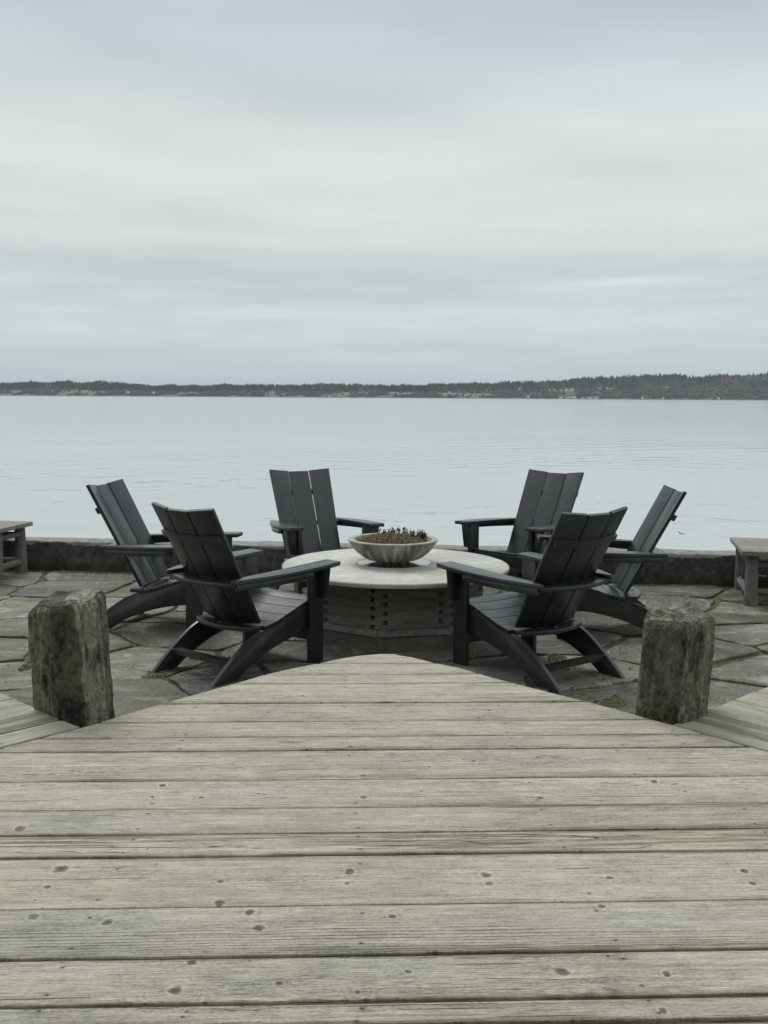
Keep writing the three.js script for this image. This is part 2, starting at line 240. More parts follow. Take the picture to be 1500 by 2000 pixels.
{
  const patio = new THREE.Group(); patio.name = 'patio'; patio.userData.kind = 'structure'; scene.add(patio);
  const R = rng(2024), seeds = [], dx = 0.72, dz = 0.58;
  for (let j = -1; j < 10; j++) for (let i = -7; i < 7; i++) seeds.push([(i + 0.5 + (j % 2 ? 0.4 : 0) + (R() - 0.5) * 0.95) * dx, 3.5 + (j + 0.5 + (R() - 0.5) * 0.9) * dz]);
  const mats = Array.from({ length: 7 }, (_, i) => { const s = 0.78 + 0.075 * i; return std({ ...slate, bumpScale: 0.016, roughness: 0.72, color: rgb(s * (1 + 0.02 * (i % 3 - 1)), s, s * (1 - 0.03 * (i % 3 - 1))) }); });
  const limit = (p) => p[1] < WALLZ(p[0]) - 0.03;
  seeds.forEach((s, si) => {
    if (Math.abs(s[0]) > 4.6 || s[1] > WALLZ(s[0]) - 0.1) return;
    let poly = [[s[0] - 1.2, s[1] - 1.2], [s[0] + 1.2, s[1] - 1.2], [s[0] + 1.2, s[1] + 1.2], [s[0] - 1.2, s[1] + 1.2]];
    const cut = (nx, nz, c) => { const out = []; for (let i = 0; i < poly.length; i++) { const a = poly[i], b = poly[(i + 1) % poly.length], da = a[0] * nx + a[1] * nz - c, db = b[0] * nx + b[1] * nz - c; if (da <= 0) out.push(a); if (da * db < 0) { const t = da / (da - db); out.push([mix(a[0], b[0], t), mix(a[1], b[1], t)]); } } poly = out; };
    for (const q of seeds) { if (q === s) continue; const nx = q[0] - s[0], nz = q[1] - s[1], l = Math.hypot(nx, nz); if (l > 2.4) continue; const j = 0.004 + 0.012 * hash2(Math.round((q[0] + s[0]) * 999), Math.round((q[1] + s[1]) * 999), 8); cut(nx / l, nz / l, (nx * (q[0] + s[0]) + nz * (q[1] + s[1])) / 2 / l - j); }
    cut(0.1, 0.995, (0.1 * 0 + 0.995 * (WALLZ(0) - 0.03)));
    if (poly.length < 3) return;
    // wander the outline
    const out = [];
    for (let i = 0; i < poly.length; i++) {
      const a = poly[i], b = poly[(i + 1) % poly.length], l = Math.hypot(b[0] - a[0], b[1] - a[1]), n = Math.max(1, Math.round(l / 0.07));
      for (let k = 0; k < n; k++) { const t = k / n, x = mix(a[0], b[0], t), z = mix(a[1], b[1], t), e = k === 0 ? 0.014 : 0.003, px = x - s[0], pz = z - s[1], pl = Math.hypot(px, pz) || 1, w = 0.085 * (fbm(x * 5, z * 5, 400 + si % 3, 4) - 0.5) + e; out.push([x - px / pl * (w + 0.004), z - pz / pl * (w + 0.004)]); }
    }
    const N = out.length, rings = [[1, -0.05], [1, -0.006], [0.985, -0.001], [0.95, 0.0015], [0.5, 0.003]], pos = [], uv = [], idx = [], tx = (R() - 0.5) * 0.02, tz = (R() - 0.5) * 0.02, up = (R() - 0.5) * 0.008, ou = R() * 9, ov = R() * 9, ra = R() * 0.5 - 0.25 + (R() < 0.2 ? 1.57 : 0);
    const put = (x, z, y) => { pos.push(x, y + tx * (x - s[0]) + tz * (z - s[1]) + up, -z); uv.push((x * Math.cos(ra) - z * Math.sin(ra)) / 3.2 + ou, (x * Math.sin(ra) + z * Math.cos(ra)) / 3.2 + ov); };
    for (const [k, y] of rings) for (const p of out) put(mix(s[0], p[0], k), mix(s[1], p[1], k), y + (k < 0.99 ? 0.006 * (fbm(p[0] * 4 * k, p[1] * 4, 411, 2) - 0.5) : 0));
    put(s[0], s[1], 0.003);
    for (let r = 0; r < rings.length - 1; r++) for (let i = 0; i < N; i++) { const a = r * N + i, b = r * N + (i + 1) % N; idx.push(a, b, a + N, b, b + N, a + N); }
    const base = (rings.length - 1) * N; for (let i = 0; i < N; i++) idx.push(base + i, base + (i + 1) % N, pos.length / 3 - 1);
    const g = new THREE.BufferGeometry(); g.setAttribute('position', new THREE.Float32BufferAttribute(pos, 3)); g.setAttribute('uv', new THREE.Float32BufferAttribute(uv, 2)); g.setIndex(idx); g.computeVertexNormals();
    part('flagstone', g, mats[Math.floor(R() * 7)], patio);
  });
}

// ───────────────────────────── sea wall
{
  const stain = textures(2048, 512, (u, v, o) => {   // u along 8 m, v: 0 bottom .. 1 over the top
    const x = u * 8, y = v * 0.5, rag = 0.226 + 0.032 * (fbm(x * 5, 1, 501, 4) - 0.5) * 2 + 0.014 * (vn(x * 40, 2, 502) - 0.5), pale = smooth(rag - 0.004, rag + 0.006, y);
    const g = fbm(x * 25, y * 25, 503, 4), sp = vn(x * 90, y * 90, 504), big = fbm(x * 1.5, y * 4, 505, 4), lime = smooth(0.72, 0.78, fbm(x * 14, y * 14, 506, 3)) * smooth(0.5, 0.62, big);
    const dark = [0.062 * (0.2 + 1.5 * g) * (0.6 + 0.8 * big), 0.062 * (0.2 + 1.5 * g) * (0.6 + 0.8 * big), 0.05 * (0.2 + 1.5 * g) * (0.6 + 0.8 * big)], lt = 0.24 * (0.5 + 0.9 * g) * (0.75 + 0.5 * big), moss = smooth(0.05, 0.0, y - 0.04 * big) * 0.8;
    for (let c = 0; c < 3; c++) { o[c] = mix(dark[c], lt * [1, 0.99, 0.93][c], pale); if (lime > 0 && pale < 0.5) o[c] = mix(o[c], 0.12, lime * 0.6); if (sp > 0.95 && pale < 0.5) o[c] += 0.09; o[c] = mix(o[c], [0.05, 0.052, 0.024][c] * (0.4 + g), moss); if (sp < 0.06 && pale > 0.5) o[c] *= 0.6; }
    o[3] = 0.5 * g + 0.3 * big + 0.2 * sp;
  }, THREE.MirroredRepeatWrapping);
  const prof = [], HT = 0.235; // (back from face, height, v)
  for (let i = 0; i <= 12; i++) prof.push([0.012 * (1 - i / 12) * -1, HT * i / 12 - 0.03 * (i === 0), HT * i / 12 * 2]);
  prof.push([0.008, HT + 0.006, 0.5], [0.03, HT + 0.01, 0.55], [0.12, HT + 0.012, 0.72], [0.22, HT + 0.01, 0.9], [0.27, HT + 0.002, 1.0], [0.275, HT - 0.1, 1.2], [0.28, -2.6, 3]);
  const n = 640, pos = [], uv = [], idx = [], m = prof.length;
  for (let i = 0; i <= n; i++) for (let j = 0; j < m; j++) {
    const x = mix(-7, 7, i / n), [b, y, v] = prof[j], lip = Math.exp(-(((y - HT) / 0.03) ** 2)), amp = 0.006 + 0.016 * lip;
    const dd = b + amp * (fbm(x * 9, y * 14, 511, 4) - 0.5) * 2 + 0.012 * (fbm(x * 1.2, y * 2, 512, 2) - 0.5), yy = y + (j > 8 && j < 18 ? 0.012 * (fbm(x * 6, b * 9, 513, 4) - 0.5) + 0.012 * (fbm(x * 0.7, 3, 514, 2) - 0.5) : 0);
    pos.push(x, yy, -(WALLZ(x) + dd)); uv.push(x / 8, v);
  }
  for (let i = 0; i < n; i++) for (let j = 0; j < m - 1; j++) { const a = i * m + j, b = a + m; idx.push(a, b, a + 1, b, b + 1, a + 1); }
  const g = new THREE.BufferGeometry(); g.setAttribute('position', new THREE.Float32BufferAttribute(pos, 3)); g.setAttribute('uv', new THREE.Float32BufferAttribute(uv, 2)); g.setIndex(idx); g.computeVertexNormals();
  single('sea_wall', g, std({ ...stain, bumpScale: 0.012, roughness: 0.95 }), 'low dark mossy concrete sea wall with pale chipped top edge behind the chairs', 'wall');
}

// ───────────────────────────── timber deck
const DECK = 0.21, DY = Math.atan(0.04), DC = Math.cos(DY), DS = Math.sin(DY);
function woodTexture(seed, len, wid, px, tone, knots, opt = {}) {
  const R = rng(seed * 7919 + 13), c0 = (R() - 0.5) * wid * 0.5, tilt = (R() - 0.5) * 1.2, dens = (opt.dens ?? 1) * (1.3 + 0.7 * R()), checks = opt.checks ?? 0.3;
  const all = [...knots]; const extra = opt.extra ?? Math.floor(R() * 3); for (let i = 0; i < extra; i++) all.push([(R() - 0.5) * len, (R() - 0.5) * wid * 0.8, 0.004 + 0.004 * R()]);
  const splits = Array.from({ length: opt.splits ?? 4 }, () => [(R() - 0.5) * len, (R() - 0.5) * wid * 0.9, 0.04 + 0.22 * R() * R(), 0.0007 + 0.0011 * R()]);
  for (const q of opt.more ?? []) splits.push(q);
  return textures(opt.tw ?? 1408, px, (u, v, o) => {
    const x = (u - 0.5) * len, y = (v - 0.5) * wid; let yy = y + 0.016 * (fbm(x * 0.9 + seed, y * 5, seed, 3) - 0.5) + 0.003 * (fbm(x * 7, y * 20, seed + 1, 2) - 0.5), core = 0, halo = 0, ringp = 0;
    for (const [kx, ky, r] of all) {
      const ddx = x - kx, ddy = y - ky; if (Math.abs(ddx) > r * 10 || Math.abs(ddy) > r * 6) continue;
      const e = Math.exp(-((ddx / (r * 3.4)) ** 2) - Math.abs(ddy) / (r * 1.7)); yy -= Math.sign(ddy) * r * 0.9 * e;
      const ka = (hash2(Math.round(kx * 999), 3, seed) - 0.5) * 0.9, ca = Math.cos(ka), sa = Math.sin(ka), st = 0.85 + 0.4 * hash2(Math.round(kx * 999), 5, seed), qx = (ddx * ca + ddy * sa) / st, qy = (ddy * ca - ddx * sa) * 0.85, rr = Math.hypot(qx, qy) / (r * 0.72) + 0.8 * (fbm(x * 70 + kx, y * 110, seed + 5, 3) - 0.5);
      const ringy = 0.6 + 0.4 * Math.cos(rr * 9 + 3 * vn(x * 50, y * 50, seed + 26)); core = Math.max(core, smooth(1.2, 0.7, rr) * mix(0.9, 0.6, smooth(0.35, 0.9, rr) * ringy)); ringp = Math.max(ringp, smooth(1.0, 1.25, rr) * smooth(2.1, 1.4, rr)); halo = Math.max(halo, smooth(3.2, 1.7, rr) * smooth(1.2, 1.7, rr) * smooth(0.5, 0.1, Math.abs(qy) / r * 0.5) * smooth(0.3, 0.7, vn(x * 30, y * 260, seed + 19)));
    }
    const q = (yy - c0) / wid, phase = dens * (26 * q * q * Math.sign(q) + 16 * q * q + 9 * q) + tilt * x + 1.5 * fbm(x * 0.6 + 9, y * 2, seed + 2, 2);
    const fr = phase - Math.floor(phase), late = Math.pow(fr, 4.5) * smooth(1, 0.93, fr), lf = 0.3 + 0.7 * smooth(0.3, 0.65, fbm(x * 1.1, y * 12, seed + 3, 3)), A = (v) => (v - 0.5) * 2;
    const fiber = fbm(x * 22, y * 300, seed + 6, 2), speck = vn(x * 160, y * 420, seed + 27), weather = fbm(x * 5, y * 13, seed + 8, 6), mid = fbm(x * 17, y * 46, seed + 17, 4), strip = fbm(x * 1.2, y * 190, seed + 18, 2), fine = 0.5 + 0.5 * Math.sin(phase * 19 + 2 * fbm(x * 0.7, y * 30, seed + 28, 2));
    const hue = fbm(x * 1.3 + 20, y * 8, seed + 9, 3), green = smooth(0.5, 0.7, fbm(x * 1.1 + 50, y * 5, seed + 10, 3)), pale = smooth(0.56, 0.72, fbm(x * 3.2, y * 70, seed + 24, 3));
    const cr = Math.abs(fbm(x * 1.9, y * 46 + 2.2 * fbm(x * 1.4, y * 8, seed + 12, 2), seed + 11, 3) - 0.5), crack = smooth(0.016 * checks, 0, cr) * smooth(0.5 - 0.2 * checks, 0.62, fbm(x * 1.7 + 33, y * 12, seed + 13, 2));
    const fleck = smooth(0.86, 0.95, vn(x * 30, y * 260, seed + 14)) * vn(x * 4, y * 20, seed + 15);
    const ed = Math.min(y + wid / 2, wid / 2 - y), grime = (opt.grime ?? 1) * smooth(0.03, 0.0, ed + 0.05 * (fbm(x * 2.2, y * 40, seed + 20, 4) - 0.5)) * smooth(0.45, 0.62, fbm(x * 2.6 + 8, y * 60, seed + 21, 4));
    const rot = (opt.rot ?? 0) * smooth(0.5, 0.62, fbm(x * 0.8 + 1.7, y * 14, seed + 22, 2)) * smooth(0.42, 0.6, fbm(x * 5, y * 150, seed + 23, 3));
    let split = 0; for (const [sx, sy, sl, sw] of splits) { const dx = (x - sx) / sl; if (dx < -1 || dx > 1) continue; const d = Math.abs(yy - sy - 0.006 * (fbm(x * 4 + sy * 90, sx, seed + 31, 3) - 0.5)); if (d < 0.006) split = Math.max(split, smooth(sw * (1.2 - dx * dx), sw * 0.35, d) * smooth(1, 0.75, Math.abs(dx))); }
    let nail = 0; if (opt.nails) for (const nx of [-1.22, -0.61, 0.03, 0.64, 1.25]) for (const ny of [-0.33, 0.3]) { if (hash2(Math.round(nx * 100), Math.round(ny * 100), seed) < 0.35) continue; const e = Math.hypot((x - nx - 0.02 * Math.sin(seed + nx * 7 + ny * 9)) * 0.8, y - ny * wid - 0.006 * Math.sin(seed * 3 + nx * 5)) / 0.0043; nail = Math.max(nail, smooth(1.15, 0.8, e), 0.35 * smooth(3.2, 1, e) * vn(x * 60, y * 300, 9)); }
    let k = 1.06 + 0.2 * A(weather) + 0.17 * A(mid) + 0.16 * A(strip) + 0.22 * A(fiber) + 0.2 * A(speck) - 0.7 * late * lf * (opt.grain ?? 1) - 0.16 * fine * (1 - lf * 0.5) - 0.22 * fleck + 0.13 * pale + 0.13 * ringp;
    k *= (1 - 0.82 * crack) * (1 - 0.8 * split) * (1 - 0.3 * halo) * (1 - 0.36 * grime) * (1 - 0.55 * rot) * (1 - 0.75 * nail); k = Math.max(k, 0.1);
    const g0 = (opt.green ?? 0.35) * green, h = A(hue);
    o[0] = tone[0] * k * (1 - 0.03 * g0 + 0.045 * h); o[1] = tone[1] * k * (1 + 0.01 * h); o[2] = tone[2] * k * (1 - 0.05 * g0 - 0.05 * h - 0.1 * grime - 0.2 * rot);
    if (opt.moss) { const m = opt.moss * smooth(0.4, 0.6, fbm(x * 1.6, y * 14, seed + 16, 4)); o[0] = mix(o[0], 0.13 * k, m); o[1] = mix(o[1], 0.14 * k, m); o[2] = mix(o[2], 0.07 * k, m); }
    if (core > 0) { const b = (0.05 + 0.16 * Math.max(0, A(mid)) + 0.03 * vn(x * 90, y * 200, seed + 25)); o[0] = mix(o[0], b * 1.06, core); o[1] = mix(o[1], b, core); o[2] = mix(o[2], b * 0.86, core); }
    o[3] = 0.6 - 0.2 * late * lf + 0.2 * A(fiber) + 0.14 * A(strip) - 0.5 * crack - 0.6 * split - 0.2 * core + 0.12 * halo - 0.25 * rot + 0.1 * A(weather);
  }, THREE.MirroredRepeatWrapping);
}
// a plank from v0 to v1 across and between lo(v) and hi(v) along; frame() turns (along, across, up) into the world
function plank(lo, hi, v0, v1, frame, seed, len, thick = 0.038) {
  const w = v1 - v0, r = 0.004, R = rng(seed + 900), cup = (R() - 0.4) * 0.004, roll = (R() - 0.5) * 0.012, up = (R() - 0.5) * 0.004, na = 60;
  const prof = [[0, -thick], [0, -r], [0.0012, -0.0012], [r, 0], ...[0.2, 0.4, 0.6, 0.8].map((t) => [w * t, 0]), [w - r, 0], [w - 0.0012, -0.0012], [w, -r], [w, -thick]];
  const pos = [], uv = [], idx = [], m = prof.length, at = (u, s, y) => { const t = s / w - 0.5; const yy = DECK + y + (y > -0.02 ? cup * (0.25 - t * t) * 4 : 0) + roll * t * w * 6 * 0.3 + up; const p = frame(u, v0 + s + (0.003 * (fbm(u * 2.2, v0 * 5, seed + 3, 3) - 0.5) + 0.003 * (fbm(u * 14, v0 * 5, seed + 4, 3) - 0.5)) * (s < w / 2 ? 1 : -1), yy); pos.push(...p); uv.push(u / len + 0.5, y < -0.02 ? (s < w / 2 ? thick / w : 1 - thick / w) : clamp(s / w, 0.01, 0.99)); };
  for (let i = 0; i <= na; i++) for (const [s, y] of prof) { const a = lo(v0 + s), b = hi(v0 + s); at(mix(a, b, i / na), s, y); }
  const sideIdx = [];
  for (let i = 0; i < na; i++) for (let j = 0; j < m - 1; j++) { const a = i * m + j, b = a + m; (j === 0 || j === m - 2 ? sideIdx : idx).push(a, a + 1, b, b, a + 1, b + 1); }
  const g1 = new THREE.BufferGeometry(); g1.setAttribute('position', new THREE.Float32BufferAttribute(pos, 3)); g1.setAttribute('uv', new THREE.Float32BufferAttribute(uv, 2)); g1.setIndex(idx);
  const g2 = g1.clone(); g2.setIndex(sideIdx);
  let g = g1.toNonIndexed(); const caps = [];
  for (const i of [0, na]) for (let j = 1; j < m - 1; j++) { const a = i * m, b = i * m + j, c = i * m + j + 1; for (const q of i ? [a, b, c] : [a, c, b]) caps.push(q); }
  const cp = [], cu = []; for (const q of caps) { cp.push(pos[3 * q], pos[3 * q + 1], pos[3 * q + 2]); cu.push(uv[2 * q], uv[2 * q + 1]); }
  const gc = new THREE.BufferGeometry(); gc.setAttribute('position', new THREE.Float32BufferAttribute(cp, 3)); gc.setAttribute('uv', new THREE.Float32BufferAttribute(cu, 2));
  g = crease(mergeGeometries([g, gc]), 0.7); return mergeGeometries([g, crease(g2.toNonIndexed(), 0.7)]);
}
{
  const deck = new THREE.Group(); deck.name = 'deck'; deck.userData.kind = 'structure'; scene.add(deck);
  const toUV = (x, d) => [x * DC + d * DS, -x * DS + d * DC], world = (u, v, y) => [u * DC - v * DS, y, -(u * DS + v * DC)];
  const CL = [-1.153, 3.868], CR = [1.125, 3.952];
  const outline = [[CL[0] - 2.6, CL[1] - 2.75], CL, [-1.02, 4.06], [-0.745, 4.4], [-0.55, 4.645], [-0.361, 4.812], [-0.2, 4.955], [-0.11, 5.015], [-0.02, 5.041], [0.06, 5.03], [0.14, 4.985], [0.251, 4.875], [0.345, 4.797], [0.569, 4.555], [0.76, 4.352], [0.97, 4.14], CR, [CR[0] + 2.4, CR[1] - 2.75]].map((p) => toUV(...p));
  const xAt = (pts, v) => { for (let i = 0; i < pts.length - 1; i++) { const [a, b] = [pts[i], pts[i + 1]]; if ((a[1] - v) * (b[1] - v) <= 0) return mix(a[0], b[0], (v - a[1]) / ((b[1] - a[1]) || 1e-9)); } return pts[pts.length - 1][0]; };
  const Lp = outline.slice(0, 9), Rp = outline.slice(9).reverse(), tip = Math.max(...outline.map((p) => p[1]));
  const lo = (v) => v < 1.25 ? -3.7 : xAt(Lp, Math.min(v, tip - 0.001)) + 0.004, hi = (v) => v < 1.25 ? 3.7 : xAt(Rp, Math.min(v, tip - 0.012)) - 0.004;
  const K = [[-0.757, 2.445, .017], [-0.57, 2.413, .017], [-0.23, 2.451, .018], [-0.202, 2.375, .017], [0.124, 2.421, .012], [0.654, 2.458, .013], [-0.761, 2.713, .025], [-0.769, 2.606, .013], [-0.508, 2.733, .008], [-0.322, 2.626, .014], [0.019, 2.673, .02], [0.013, 2.606, .012], [0.387, 2.646, .018], [0.387, 2.593, .015], [0.715, 2.622, .014], [1.093, 2.65, .018], [1.086, 2.573, .014], [-0.311, 2.505, .02], [-0.359, 2.116, .018], [-0.339, 2.225, .013], [-0.138, 2.135, .011], [0.032, 2.098, .009], [0.147, 2.175, .012], [0.491, 2.165, .02], [0.721, 2.148, .014], [0.61, 2.225, .008], [-0.323, 2.035, .008], [0.669, 2.007, .013], [0.216, 2.261, .009], [-0.592, 3.308, .019], [-0.607, 3.208, .01], [-0.951, 2.975, .022], [0.071, 3.376, .014], [0.633, 3.173, .017], [1.041, 3.301, .02], [1.117, 3.214, .011], [0.461, 3.505, .01], [0.694, 3.536, .01], [0.545, 4.007, .014], [0.996, 3.369, .01], [0.068, 3.191, .014], [0.739, 2.861, .011], [-0.45, 3.2, .012], [0.3, 3.45, .008], [-0.2, 3.72, .009], [0.6, 4.1, .012], [-0.3, 4.09, .01]];
  // across-deck edges of the boards, with the gap before each
  const E = [[0.6, .003], [0.745, .003], [0.935, .009], [1.175, .004], [1.465, .003], [1.612, .004], [1.802, .003], [1.974, .011], [2.063, .0125], [2.251, .0125], [2.484, .003], [2.773, .003], [2.921, .0115], [3.109, .002], [3.346, .003], [3.637, .0115], [3.786, .0025], [3.970, .0035], [4.216, .0115], [4.515, .004], [4.664, .005], [4.859, .0095], [5.043, 0]];
  const tones = [[.33, .315, .25], [.34, .33, .26], [.345, .33, .26], [.33, .315, .25], [.335, .32, .25], [.33, .315, .255], [.345, .33, .26], [.335, .325, .265], [.36, .347, .275], [.345, .338, .29], [.365, .347, .27], [.375, .355, .28], [.345, .337, .28], [.375, .358, .28], [.36, .345, .27], [.33, .32, .265], [.365, .345, .275], [.355, .337, .27], [.375, .355, .28], [.39, .37, .295], [.38, .36, .285], [.39, .37, .295]].map((t) => { const y = mix((t[0] + t[1]) / 2, 0.35, 0.05) * 1.0; return [y * 1.055, y * 0.99, y * Math.min(0.805, mix(t[2] / t[0], 0.8, 0.5) * 1.04)]; });
  const opts = { 8: { dens: 1.3, grain: 1.5, splits: 6 }, 9: { dens: 0.75, grain: 1.5, splits: 2, checks: 0.1, green: 0.1 }, 10: { dens: 0.8, grain: 0.6, checks: 0.15 }, 11: { checks: 0.95, dens: 0.9, rot: 0.8, green: 0, grain: 0.6, splits: 8, more: [[-0.85, 0.02, 0.22, 0.004], [-0.9, 0.0, 0.3, 0.0035], [-0.6, -0.012, 0.25, 0.0025], [0.12, 0.01, 0.09, 0.003], [0.16, -0.018, 0.12, 0.003], [0.5, 0.012, 0.1, 0.002]] }, 12: { checks: 0.15 }, 13: { checks: 0.6 }, 14: { checks: 0.7 }, 15: { checks: 0.3 }, 16: { green: 0.9 }, 18: { checks: 0.6 } };
  let keep;
  for (let i = 0; i < E.length - 1; i++) {
    const v0 = E[i][0] + E[i][1] * 0.7, v1 = E[i + 1][0] - E[i + 1][1] * 0.7, w = v1 - v0, vm = (v0 + v1) / 2, src = i < 7 ? i + 4 : i;
    const kn = K.filter((k) => k[1] > v0 && k[1] < v1).map(([u, v, r]) => [u, v - vm, r]), len = vm < 2.8 ? 2.3 : 3.0;
    const T = i === 0 || i === 2 || i === 4 || i > 6 ? woodTexture(700 + i * 31, len, w, w > 0.2 ? 192 : w > 0.12 ? 128 : 72, tones[i] ?? tones[20], kn, { nails: 1, ...(opts[i] ?? {}) }) : keep; if (i < 7) keep = T;
    part('plank', plank(lo, hi, v0, v1, world, i, len), std({ ...T, bumpScale: 0.005, roughness: 0.95 }), deck);
  }
  // the decks left and right, whose boards run at 45 degrees away from the stone posts
  const sideT = [0, 1, 2].map((k) => woodTexture(1300 + 41 * k, 3.0, 0.25, 224, [[.35, .335, .265], [.37, .36, .30], [.38, .365, .30]][k], [[-0.9, 0.05, .012], [0.3, -0.06, .014]], { moss: k === 0 ? 0.55 : 0.1, checks: 0.5, dens: 1.3 }));
  const sideM = sideT.map((t) => std({ ...t, bumpScale: 0.005, roughness: 0.95 }));
  const side = (C, d, e, widths, s) => {
    let v = 0.004; const fr = (u, q, y) => { const x = C[0] + d[0] * u + e[0] * q, z = C[1] + d[1] * u + e[1] * q; return [x, y, -z]; };
    widths.forEach((w, k) => { const g = plank(() => 0.0, () => 3.4, v, v + w - 0.005, fr, 60 + k + 20 * s, 3.0); const uv = g.attributes.uv; for (let i = 0; i < uv.count; i++) uv.setX(i, uv.getX(i) + 0.37 * k + 0.2 * s); part('plank', g, sideM[s ? [1, 0, 2, 2, 1][k % 5] : [1, 0, 2, 1, 2][k % 5]], deck); v += w; });
  };
  const nrm = (a, b) => { const l = Math.hypot(a, b); return [a / l, b / l]; };
  side([CL[0] - 0.012, CL[1]], nrm(-0.70, -0.735), nrm(-0.735, 0.70), [0.147, 0.15, 0.24, 0.19, 0.29, 0.147, 0.24, 0.29], 0);
  side([CR[0] + 0.012, CR[1] - 0.01], nrm(0.657, -0.75), nrm(0.72, 0.69), [0.105, 0.147, 0.24, 0.19, 0.29, 0.147, 0.24, 0.29], 1);
  // joists under the boards
  const jm = std({ color: rgb(0.07, 0.062, 0.05), roughness: 1 });
  for (let i = -4; i <= 4; i++) { const x = i * 0.6, z1 = Math.min(4.85 - Math.abs(x) * 1.05, 4.7); part('joist', new THREE.BoxGeometry(0.04, 0.13, z1 - 0.4).translate(x, DECK - 0.042 - 0.068, -(z1 + 0.4) / 2), jm, deck); }
}

// ───────────────────────────── stone posts
const rockTexture = (seed, facets) => textures(1024, 768, (u, v, o) => {   // u round the post, v up it; facets: [u to, tone, moss, pale]; tone mixes rock colour with painted facet shading
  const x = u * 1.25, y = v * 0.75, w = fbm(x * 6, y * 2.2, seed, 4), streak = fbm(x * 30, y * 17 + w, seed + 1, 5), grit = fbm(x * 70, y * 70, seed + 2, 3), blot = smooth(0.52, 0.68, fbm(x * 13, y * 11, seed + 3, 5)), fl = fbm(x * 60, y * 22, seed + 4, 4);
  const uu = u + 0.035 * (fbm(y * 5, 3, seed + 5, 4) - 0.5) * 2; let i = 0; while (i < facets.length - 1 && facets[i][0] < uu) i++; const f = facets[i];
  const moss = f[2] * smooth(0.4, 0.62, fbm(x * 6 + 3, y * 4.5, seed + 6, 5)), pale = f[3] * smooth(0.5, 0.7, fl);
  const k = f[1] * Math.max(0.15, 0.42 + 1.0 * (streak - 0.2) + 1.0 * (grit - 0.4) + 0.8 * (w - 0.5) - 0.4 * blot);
  o[0] = 0.138 * k; o[1] = 0.136 * k; o[2] = 0.106 * k;
  o[0] = mix(o[0], 0.118 * k, moss); o[1] = mix(o[1], 0.124 * k, moss); o[2] = mix(o[2], 0.062 * k, moss);
  const p = pale * 0.13 * (0.3 + grit); o[0] += p; o[1] += p; o[2] += p * 0.9; const sp = vn(x * 150, y * 150, seed + 7); if (sp > 0.96) { o[0] += 0.06; o[1] += 0.06; o[2] += 0.052; }
  o[3] = 0.35 * streak + 0.4 * grit + 0.25 * w - 0.2 * blot;
}, THREE.MirroredRepeatWrapping);
function stonePost(name, label, foot, cx, cz, top, seed, mat) {
  // foot: outline at the ground (x, depth), top: {h, tilt:[x,d], scale:[x,d], shift:[x,d], bump}
  const n = 120, rows = 56, caps = 16, pos = [], uv = [], idx = [], pts = [], curve = new THREE.CatmullRomCurve3(foot.map(([x, d]) => new THREE.Vector3(x - cx, 0, d - cz)), true, 'catmullrom', 0.06);
  for (let i = 0; i < n; i++) { const p = curve.getPointAt(i / n); pts.push([p.x, p.z]); }
  const topY = (x, d) => Math.min(top.h + top.tilt[0] * x + top.tilt[1] * d, top.cut(x, d)) + (top.bump ? top.bump(x, d) : 0) + 0.016 * (Math.floor(5 * fbm(x * 7 + seed, d * 9, seed + 8, 2)) / 5 - 0.4) + 0.012 * (fbm(x * 14 + seed, d * 14, seed, 4) - 0.5) + 0.012 * (fbm(x * 50, d * 50, seed + 1, 3) - 0.5);
  const at = (i, t) => {
    const [a, b] = pts[i], ang = Math.atan2(b, a), sx = mix(1, top.scale[0], t), sd = mix(1, top.scale[1], t); let x = a * sx + top.shift[0] * t, d = b * sd + top.shift[1] * t;
    const flute = (fbm(Math.cos(ang) * 3.2 + seed, Math.sin(ang) * 3.2 + t * 0.9, seed + 2, 4) - 0.5) * 0.022 + (fbm(ang * 9, t * 5, seed + 3, 4) - 0.5) * 0.016 + (fbm(ang * 30, t * 22, seed + 4, 3) - 0.5) * 0.009 + 0.012 * (Math.floor(4.99 * fbm(ang * 4.5, t * 2.2 + ang, seed + 6, 3)) / 4 - 0.5), l = Math.hypot(a, b), round = -0.012 * Math.pow(smooth(0.95, 1, t), 3);
    x += a / l * (flute + round); d += b / l * (flute + round); return [x, d];
  };
  for (let r = 0; r <= rows; r++) for (let i = 0; i <= n; i++) { const t = r / rows, [x, d] = at(i % n, t), y = -0.05 + t * (topY(x, d) + 0.05 - 0.012 * smooth(0.93, 1, t)); pos.push(x, y, -d); uv.push(i / n * 1.0, t * 0.9); }
  const ring = rows * (n + 1); let prev = ring;
  for (let c = 1; c <= caps; c++) { const st = pos.length / 3, k = 1 - c / caps; for (let i = 0; i <= n; i++) { const q = ring + (i % n), mx = top.shift[0], md = top.shift[1], x = mix(mx, pos[3 * q], k), d = mix(md, -pos[3 * q + 2], k); pos.push(x, topY(x, d) - 0.012 * Math.pow(k, 6), -d); uv.push(x * 0.9 + 0.3, d * 1.5 + 0.2); } for (let i = 0; i < n; i++) { const a = prev + i, b = st + i; idx.push(a, a + 1, b, a + 1, b + 1, b); } prev = st; }
  for (let r = 0; r < rows; r++) for (let i = 0; i < n; i++) { const a = r * (n + 1) + i, b = a + n + 1; idx.push(a, a + 1, b, a + 1, b + 1, b); }
  const g = new THREE.BufferGeometry(); g.setAttribute('position', new THREE.Float32BufferAttribute(pos, 3)); g.setAttribute('uv', new THREE.Float32BufferAttribute(uv, 2)); g.setIndex(idx);
  const s = crease(g, 0.9); const m = single('stone_post', s, mat, label, 'stone post'); m.position.set(cx, 0, -cz); return m;
}
const rockM = (f, seed) => std({ ...rockTexture(seed, f), bumpScale: 0.022, roughness: 0.95 });
